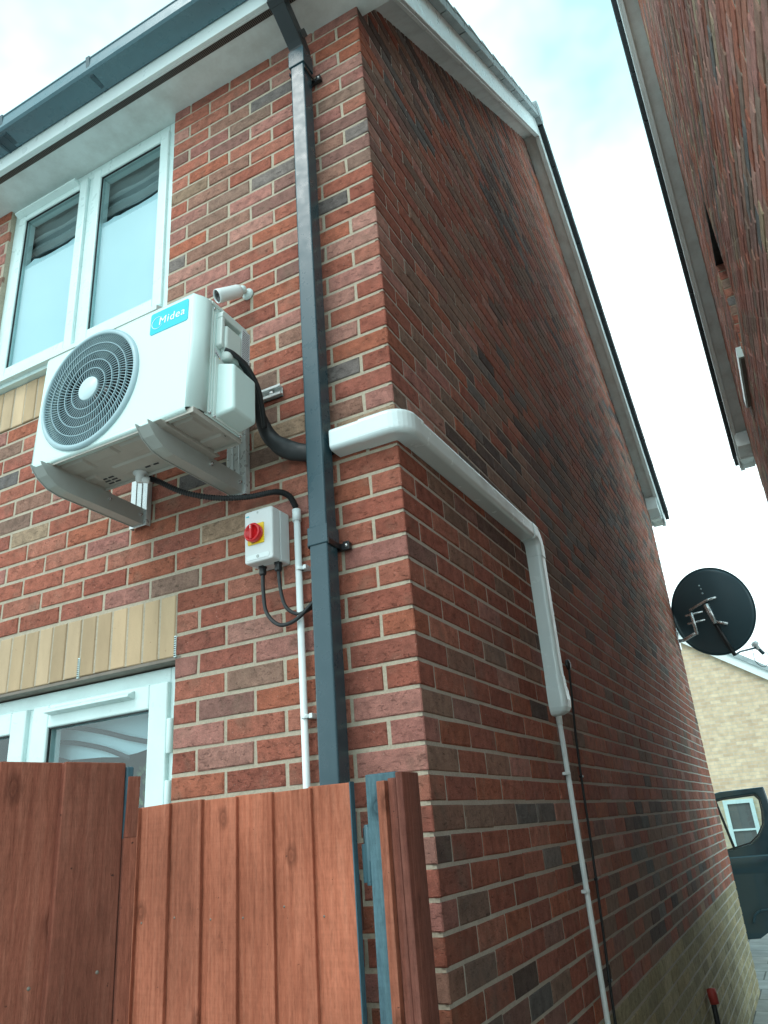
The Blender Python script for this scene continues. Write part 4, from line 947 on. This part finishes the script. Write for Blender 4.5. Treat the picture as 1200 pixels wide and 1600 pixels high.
# flat elbow on the gable turning downwards
cy, cz = 1.268, .905; fr = []
w_ = (ZT-ZB); rin = .024
def fb(a, g=0.0):  # frame for turning: radial direction is "up" of the section, measured from the inner corner
    rad = Vector((0, cos(a), sin(a))); return rad
E0 = Vector((.001, 1.262, ZB+.035-rin)); secR = [(a, b-ZB+rin) for a, b in big(.0028)]
fr.append((E0+Vector((0, -.030, -.001)), (1, 0, 0), U))
for i in range(13):
    a = radians(90-90*i/12); fr.append((E0, (1, 0, 0), (0, cos(a), sin(a))))
fr.append((E0+Vector((0, 0, -.045)), (1, 0, 0), (0, 1, 0)))
mb = sweep_tr(fr, secR, ''); mb.build('elbow', 'trunking_white', tk, .001)
y_in = E0.y+rin; zt_ = E0.z
secV = [(a, b-ZB) for a, b in sec]
mb = sweep_tr([((.001, y_in, zt_-.03), (1, 0, 0), (0, 1, 0)), ((.001, y_in-.018, .335), (1, 0, 0), (0, 1, 0))], secV, ''); mb.build('drop_cover', 'trunking_white', tk)
secE = [(a, b-ZB) for a, b in big(.003, r=.02)]
def sc2(sec, k, kd, sh=0): c = (ZT-ZB)/2; return [(a*kd, c+(b-c)*k+sh) for a, b in sec]
mb = MB(); frs = [(.345, 1, 1, 0), (.315, 1.02, 1.02, 0), (.300, 1.04, 1.03, 0), (.285, 1.20, 1.06, .003), (.240, 1.24, 1.10, .004), (.212, 1.18, 1.06, .004), (.196, 1.0, .92, .003), (.186, .75, .66, .001), (.182, .45, .4, 0)]
vs = []; k_ = len(secE)
for (z, k, kd, sh) in frs:
    yb = y_in-.018-(.335-z)*.02
    for (a, b) in sc2(secE, k, kd, sh): vs.append((.001+a, yb+b, z))
mb.add(vs, [(i*k_+j, i*k_+j+1, (i+1)*k_+j+1, (i+1)*k_+j) for i in range(len(frs)-1) for j in range(k_-1)]+[tuple(range(k_)), tuple((len(frs)-1)*k_+j for j in range(k_))], smooth=False)
mb.build('end_cover', 'trunking_white', tk, .003, 3)

gc = empty('conduit', (.02, 1.32, G), 'thin white conduit running down the gable wall below the trunking end', 'pipe')
mb = MB(); mb.tube([(.016, 1.332, .22), (.016, 1.316, G)], .0105, 18); mb.build('pipe', 'conduit_white', gc)
mb = MB(); mb.tube([(.016, 1.332, .215), (.016, 1.331, .150)], .0132, 18); mb.build('coupler', 'conduit_white', gc)
for z in (-.045, -.475, -.93, -1.4): saddle(gc, .016, 1.322, z, 'y', .0105)
bc = empty('cable', (.008, 1.6, G), 'thin black cable clipped down the dark gable wall beside the white conduit', 'cable')
mb = MB(); mb.tube(smooth_path([(.008, 1.69, .44), (.008, 1.655, .30), (.008, 1.61, .15), (.008, 1.575, -.05), (.008, 1.552, -.32), (.008, 1.505, -.65), (.008, 1.465, -.92), (.008, 1.45, -1.4), (.008, 1.44, G)], 6), .0052, 8); mb.build('sheath', 'black_rubber', bc)
for (y, z) in ((1.575, -.05), (1.536, -.45), (1.485, -.80), (1.455, -1.2)):
    mb = MB(); mb.box(.001, .016, y-.010, y+.010, z-.005, z+.005); mb.build('cable_clip', 'black_plastic', bc, .002)
mb = MB(); mb.lathe((.0, 1.69, .455), (1, 0, 0), [(.024, 0), (.024, .012), (.018, .016), (0, .018)], 20); mb.build('entry_cap', 'black_plastic', bc)

# red capped pipe at the plinth
rc = empty('capped_pipe', (.03, 3.8, -1.3), 'small red cap on a black pipe low against the yellow brick plinth', 'pipe')
mb = MB(); mb.lathe((.03, 3.83, -1.24), (.1, -.12, -1), [(0, 0), (.026, .004), (.028, .03), (.026, .085), (0, .09)], 14); mb.build('cap', 'red_cap', rc)
mb = MB(); mb.tube(smooth_path([(.03, 3.82, -1.31), (.035, 3.79, -1.45), (.03, 3.80, -1.65), (.03, 3.80, G)], 6), .016, 10); mb.build('pipe', 'black_rubber', rc)

# ------------------------------------------------------------------ satellite dish at the far end of the gable
sdh = empty('satellite_dish', (.02, 6.98, 1.5), 'large dark grey satellite dish seen from behind on the far end of the gable', 'satellite dish')
dc = Vector((.417, 6.98, 1.757)); dn = Vector((.20, .97, .16)).normalized()    # it looks away from us
u_ = dn.cross(Vector((0, 0, 1))).normalized(); w2 = u_.cross(dn)
vs = []; NR, NA = 12, 64
for i in range(NR+1):
    r_ = i/NR
    for k in range(NA):
        a = 2*pi*k/NA; vs.append(dc+u_*(.432*r_*cos(a))+w2*(.474*r_*sin(a))+dn*(.085*(r_*r_-1)))
mb = MB(); mb.add(vs, [(i*NA+k, i*NA+(k+1) % NA, (i+1)*NA+(k+1) % NA, (i+1)*NA+k) for i in range(NR) for k in range(NA)], smooth=True)
mb.build('reflector', 'dish_grey', sdh, solid=.003)
mb = MB(); P = [dc+u_*(.434*cos(2*pi*k/64))+w2*(.476*sin(2*pi*k/64)) for k in range(65)]; mb.tube(P, .006, 6); mb.build('rim', 'dish_grey', sdh)
def dp_(a, b, c): return dc+u_*a+w2*b+dn*c
mb = MB(); mb.tube([(.0, 7.0, 1.50), (.06, 6.97, 1.495), dp_(-.17, -.20, -.20)], .019, 12); mb.tube([dp_(-.17, -.22, -.20), dp_(-.17, .02, -.20)], .019, 12); mb.build('mast', 'steel', sdh)
mb = MB(); mb.box(-.002, .012, 6.93, 7.04, 1.40, 1.60); mb.build('wall_plate', 'steel', sdh, .002)
mb = MB()
mb.tube([dp_(-.20, .05, -.13), dp_(.0, .12, -.10), dp_(.10, .13, -.085)], .016, 8); mb.tube([dp_(-.02, .08, -.11), dp_(.02, -.14, -.10)], [.034, .026], 8); mb.tube([dp_(.02, -.12, -.10), dp_(.14, -.17, -.085)], .018, 8)
for z in (.0, -.09): mb.tube([dp_(-.24, z, -.20), dp_(-.06, z+.01, -.15)], .011, 8)
mb.build('back_bracket', 'steel', sdh)
mb = MB(); mb.tube([dp_(.02, -.14, -.09), dp_(.06, -.34, -.06), dp_(.09, -.50, .02)], .022, 8); mb.build('feed_arm', 'black_plastic', sdh)
mb = MB(); mb.tube([dp_(.09, -.50, .02), (.58, 7.25, 1.325), (.76, 7.45, 1.375)], .011, 8); mb.tube([(.76, 7.45, 1.36), (.80, 7.48, 1.30)], .02, 8); mb.build('feed_extension', 'anthracite', sdh)
mb = MB(); mb.lathe((.755, 7.44, 1.365), (-.35, -.2, 1), [(0, -.02), (.026, -.01), (.026, .03), (.042, .035), (.042, .06), (.025, .078), (0, .082)], 14); mb.build('receiver', 'switch_grey', sdh)
mb = MB(); mb.tube(smooth_path([(.70, 7.42, 1.35), (.70, 7.40, 1.22), (.77, 7.42, 1.15), (.84, 7.45, 1.22), (.83, 7.47, 1.32)], 6), .004, 6); mb.build('feed_cable', 'black_rubber', sdh)
mb = MB()
for (a, b, r_) in ((-.045, .295, .011), (-.035, .255, .010), (-.030, .205, .012)):
    rr2 = (a/.415)**2+(b/.455)**2; mb.lathe(dp_(a, b, .085*(rr2-1)-.004), -dn, [(r_, 0), (r_, .002), (0, .003)], 12)
mb.build('rivet_marks', 'grille_grey', sdh)

# ------------------------------------------------------------------ timber gate, post and fence
def board(x0, x1, y, z0, z1, thin, thick, parent, mat, rs, thick_right=True, R=None, top_j=0.0):
    """feather-edge board: wedge section"""
    mb = MB(); n = 1; lean = rs.uniform(-.0015, .0015)
    ta, tb = (thin, thick) if thick_right else (thick, thin)
    P = [(x0+lean, y-ta, z0), (x1+lean, y-tb, z0), (x1+lean, y, z0), (x0+lean, y, z0), (x0, y-ta, z1+top_j), (x1, y-tb, z1+top_j*.3), (x1, y, z1+top_j*.3), (x0, y, z1+top_j)]
    if R is not None: P = [tuple(R @ Vector(p)) for p in P]
    mb.hexa(P, seed=(rs.uniform(0, 50), rs.uniform(0, 50), rs.uniform(0, 50)))
    o = mb.build('board', mat, parent, .0022, 2)
    for nzv in (-.345, -1.05, -1.65):
        x = x0+(x1-x0)*rs.uniform(.22, .34); yf = y-ta+(ta-tb)*(x-x0)/(x1-x0); nb_ = MB(); nb_.lathe((x, yf+.0006, nzv+rs.uniform(-.012, .012)), (0, -1, 0), [(.0024, 0), (.0024, .0012), (0, .0013)], 8); nb_.build('nail', 'lintel_grey', o)
    return o
rs = random.Random(4)
gate = empty('timber_gate', (-.25, -.48, G), 'red-brown stained timber gate of overlapping boards between the fence and the blue post', 'gate')
xg = [-.62, -.528, -.434, -.340, -.248, -.148, -.050, .046]
xg = [-.72, -.620, -.524, -.431, -.338, -.241, -.147, -.049, .047]
for i in range(len(xg)-1):
    a, b = xg[i], xg[i+1]
    board(a-.012, b, -.478, G+.08, -.114+.0015*rs.uniform(-1, 1), .005, .0155, gate, 'wood_gate', rs, thick_right=True, top_j=rs.uniform(-.003, .003))
mb = MB()
for z in (-.34, -1.05, -1.65): mb.box(-.72, .030, -.474, -.436, z-.045, z+.045, seed=(3, 7, z))
mb.build('rail', 'wood_dark', gate, .003)
mb = MB(); mb.box(.0475, .0505, -.499, -.482, G+.08, -.112, seed=(5, 1, 2)); mb.build('edge_strip', 'post_blue', gate, .001)
mb = MB(); mb.box(.040, .074, -.4400, -.4365, -.300, -.200); mb.tube([(.0655, -.466, -.305), (.0655, -.466, -.195)], .0068, 12); mb.box(.052, .066, -.470, -.462, -.300, -.230); mb.box(.0655, .078, -.472, -.464, -.262, -.200); mb.build('hinge', 'gutter_grey', gate, .001)
post = empty('gate_post', (.11, -.46, G), 'timber gate post with a blue inner face and brown boards against the brick corner', 'post')
mb = MB(); mb.box(.079, .150, -.488, -.425, G, -.102, seed=(2, 9, 4)); mb.build('post_core', 'post_blue', post, .003)
mb = MB(); mb.hexa([(.113, -.505, G), (.1325, -.508, G), (.1325, -.4885, G), (.113, -.4885, G), (.113, -.505, -.118), (.1325, -.508, -.118), (.1325, -.4885, -.118), (.113, -.4885, -.118)], seed=(8, 2, 1)); mb.build('board', 'wood_gate', post, .002)
mb = MB(); mb.box(.1328, .1505, -.494, -.4887, G, -.114, seed=(1, 2, 6)); mb.build('board', 'wood_dark', post, .002)
mb = MB(); mb.box(.1508, .166, -.494, -.418, G, -.104, seed=(11, 2, 6)); mb.build('board', 'wood_dark', post, .002)

fence = empty('timber_fence', (-.12, -1.05, G), 'darker red-brown timber fence in the near left corner with wide overlapping boards', 'fence')
FD = Vector((.327, .945, 0)); FN = Vector((.945, -.327, 0))     # along, towards the camera side
def FR_(t, out, z): p = Vector((-.093, -.973, 0))+FD*t+FN*out; return (p.x, p.y, z)
spans = [(.0040, -.098), (-.090, -.190), (-.182, -.280), (-.272, -.372), (-.364, -.46), (-.452, -.55), (-.542, -.64)]
for i, (b, a) in enumerate(spans):
    mb = MB(); th_a, th_b = .023, .008; jz = rs.uniform(-.002, .002)-.078
    
    mb.hexa([FR_(a, th_a if i % 1 else th_a, G+.05), FR_(b, th_b, G+.05), FR_(b, .0, G+.05), FR_(a, .0, G+.05), FR_(a, th_a, jz), FR_(b, th_b, jz), FR_(b, .0, jz), FR_(a, .0, jz)], seed=(rs.uniform(0, 30), rs.uniform(0, 30), i*3))
    bo = mb.build('board', 'wood_fence', fence, .002)
    for nzv in (-.36, -1.0):
        q = .72; p_ = Vector(FR_(a+(b-a)*q, th_a+(th_b-th_a)*q-.0006, nzv+rs.uniform(-.015, .015))); nb_ = MB(); nb_.lathe(p_, FN, [(.0026, 0), (.0026, .0015), (0, .0016)], 8); nb_.build('nail', 'lintel_grey', bo)
mb = MB(); mb.hexa([FR_(.0046, -.05, G), FR_(.016, -.05, G), FR_(.016, .012, G), FR_(.0046, .012, G), FR_(.0046, -.05, -.086), FR_(.016, -.05, -.086), FR_(.016, .012, -.086), FR_(.0046, .012, -.086)], seed=(4, 4, 4)); mb.build('post', 'post_blue', fence, .002)
mb = MB(); zz = -.098
mb.hexa([FR_(.0046, -.05, -.19), FR_(.025, -.05, -.19), FR_(.025, .0145, -.19), FR_(.0046, .0145, -.19), FR_(.007, -.05, zz), FR_(.027, -.05, zz), FR_(.027, .0145, zz-.003), FR_(.007, .0145, zz-.003)], seed=(6, 3, 4))
mb.hexa([FR_(.0046, -.05, G), FR_(.025, -.05, G), FR_(.025, .0145, G), FR_(.0046, .0145, G), FR_(.0046, -.05, -.19), FR_(.025, -.05, -.19), FR_(.025, .0145, -.19), FR_(.0046, .0145, -.19)], seed=(6, 3, 4)); mb.build('edge_board', 'wood_fence', fence, .001)
for z in (-.35, -1.0, -1.6):
    mb = MB(); mb.hexa([FR_(-.64, -.045, z-.04), FR_(.003, -.045, z-.04), FR_(.003, -.001, z-.04), FR_(-.64, -.001, z-.04), FR_(-.64, -.045, z+.04), FR_(.003, -.045, z+.04), FR_(.003, -.001, z+.04), FR_(-.64, -.001, z+.04)], seed=(z, 3, 4)); mb.build('rail', 'wood_dark', fence, .003)

# ------------------------------------------------------------------ dark van beyond with its door open
van = empty('dark_van', (-1.5, 10.5, G), 'dark blue van parked behind the gable with its glossy door standing open', 'van')
DYv = 9.0
dr = empty('door', (-.9, DYv, G), None, None); dr.parent = van; dr.matrix_parent_inverse = Matrix.Translation((1.5, -10.5, -G))
outer = [(-.95, -.55), (-.62, -.30), (-.30, -.085), (-.12, -.045), (.39, -.03), (.415, -.276), (.40, -.52), (.345, -.78), (.30, -1.0), (.235, -1.24), (.13, -1.50), (.06, -1.60), (-.05, -1.665), (-.30, -1.68), (-.95, -1.60)]
wnd = [(-.78, -.62), (-.55, -.36), (-.27, -.155), (-.10, -.125), (.275, -.105), (.315, -.16), (.312, -.30), (.285, -.45), (.20, -.575), (.095, -.655), (-.24, -.735), (-.72, -.80)]
def poly_ring(mb, A, B, y, yb):
    """fills between outer polygon A and inner polygon B by angle-sorted bridging (both star-shaped about c)"""
    bm = bmesh.new(); va = [bm.verts.new((x, y, z)) for x, z in A]; vb = [bm.verts.new((x, y, z)) for x, z in B]
    ea = [bm.edges.new((va[i], va[(i+1) % len(va)])) for i in range(len(va))]; eb = [bm.edges.new((vb[i], vb[(i+1) % len(vb)])) for i in range(len(vb))]
    bmesh.ops.triangle_fill(bm, use_beauty=True, edges=ea+eb)
    bm.verts.index_update(); mb.add([v.co[:] for v in bm.verts], [[v.index for v in f.verts] for f in bm.faces]); bm.free()
# upper frame as band round the window, lower skin bulging slightly
belt = -.84
mb = MB(); poly_ring(mb, outer, wnd, DYv, DYv); sk = mb.build('door_panel', 'van_paint', dr, .018, 3, solid=.05)
mb = MB(); wc = [(x*1.0, z) for x, z in wnd]
vs = [(x, DYv-.027, z) for x, z in wc]; cxm = sum(x for x, z in wnd)/len(wnd); czm = sum(z for x, z in wnd)/len(wnd)
vs2 = [(cxm+(x-cxm)*.955, DYv-.029, czm+(z-czm)*.93) for x, z in wnd]; n = len(wnd)
mb.add(vs+vs2, [(i, (i+1) % n, n+(i+1) % n, n+i) for i in range(n)]); mb.build('window_seal', 'black_rubber', dr, solid=.012)
mb = MB(); mb.add([(x, DYv, z) for x, z in wnd], [tuple(range(n))]); mb.build('pane', 'glass', dr)
mb = MB(); mb.hexa([(-.115, DYv-.02, -.72), (-.085, DYv-.02, -.72), (-.085, DYv+.02, -.72), (-.115, DYv+.02, -.72), (-.215, DYv-.02, -.13), (-.185, DYv-.02, -.13), (-.185, DYv+.02, -.13), (-.215, DYv+.02, -.13)]); mb.build('quarter_light_bar', 'black_plastic', dr)
mb = MB()      # pressed shoulder line and lower moulding
vs = []
for i in range(13):
    x = -.85+1.15*i/12; zt = -.80+.02*i/12; off = -.026
    for (dz, dy) in ((0, 0), (-.02, -.028), (-.09, -.030), (-.16, -.006), (-.20, 0)): vs.append((x, DYv+off+dy, zt+dz))
mb.add(vs, [(i*5+k, (i+1)*5+k, (i+1)*5+k+1, i*5+k+1) for i in range(12) for k in range(4)], smooth=True); mb.build('shoulder', 'van_paint', dr)
mb = MB(); mb.tube(smooth_path([(-.085, DYv-.045, -1.50), (-.05, DYv-.05, -1.42), (.02, DYv-.05, -1.375), (.10, DYv-.05, -1.365), (.16, DYv-.04, -1.36)], 5), .014, 8); mb.build('pocket_trim', 'anthracite', dr)
mb = MB(); mb.box(-.40, -.30, DYv-.10, DYv-.025, -1.02, -.98); mb.build('handle', 'black_plastic', dr, .01)
# the van body, mostly hidden behind the house
bx0, bx1 = -2.75, -.95
prof = [(7.9, -1.45), (7.95, -1.02), (8.25, -.82), (8.75, -.70), (9.35, -.02), (9.6, .05), (12.4, .07), (12.65, -.1), (12.75, -1.5), (12.6, -1.62), (8.0, -1.62)]
mb = MB(); mb.prism(prof, bx0, bx1, 'x'); mb.build('body', 'van_paint', van, .05, 4)
mb = MB(); mb.prism([(9.46, -.12), (9.0, -.62), (8.97, -.60), (9.43, -.08)], bx0+.12, bx1-.12, 'x'); mb.build('windscreen', 'dark_cavity', van)
mb = MB(); mb.prism([(9.1, -.66), (9.55, -.12), (10.35, -.10), (10.35, -.66)], bx0-.004, bx1+.004, 'x'); mb.prism([(10.5, -.66), (10.5, -.10), (12.3, -.10), (12.4, -.66)], bx0-.004, bx1+.004, 'x'); mb.build('side_window', 'dark_cavity', van)
for (x, y) in ((bx0+.02, 8.75), (bx1-.20, 8.75), (bx0+.02, 11.75), (bx1-.20, 11.75)):
    mb = MB(); mb.lathe((x, y, G+.33), (1, 0, 0), [(.20, 0), (.31, .0), (.33, .03), (.33, .16), (.31, .19), (.20, .19), (.18, .15), (0, .15)], 28); wh = mb.build('wheel', 'black_rubber', van)
    mb = MB(); mb.lathe((x+.185, y, G+.33), (1, 0, 0), [(.205, 0), (.20, .012), (.16, .0), (.05, .01), (0, .015)], 20); mb.build('rim', 'steel', wh)
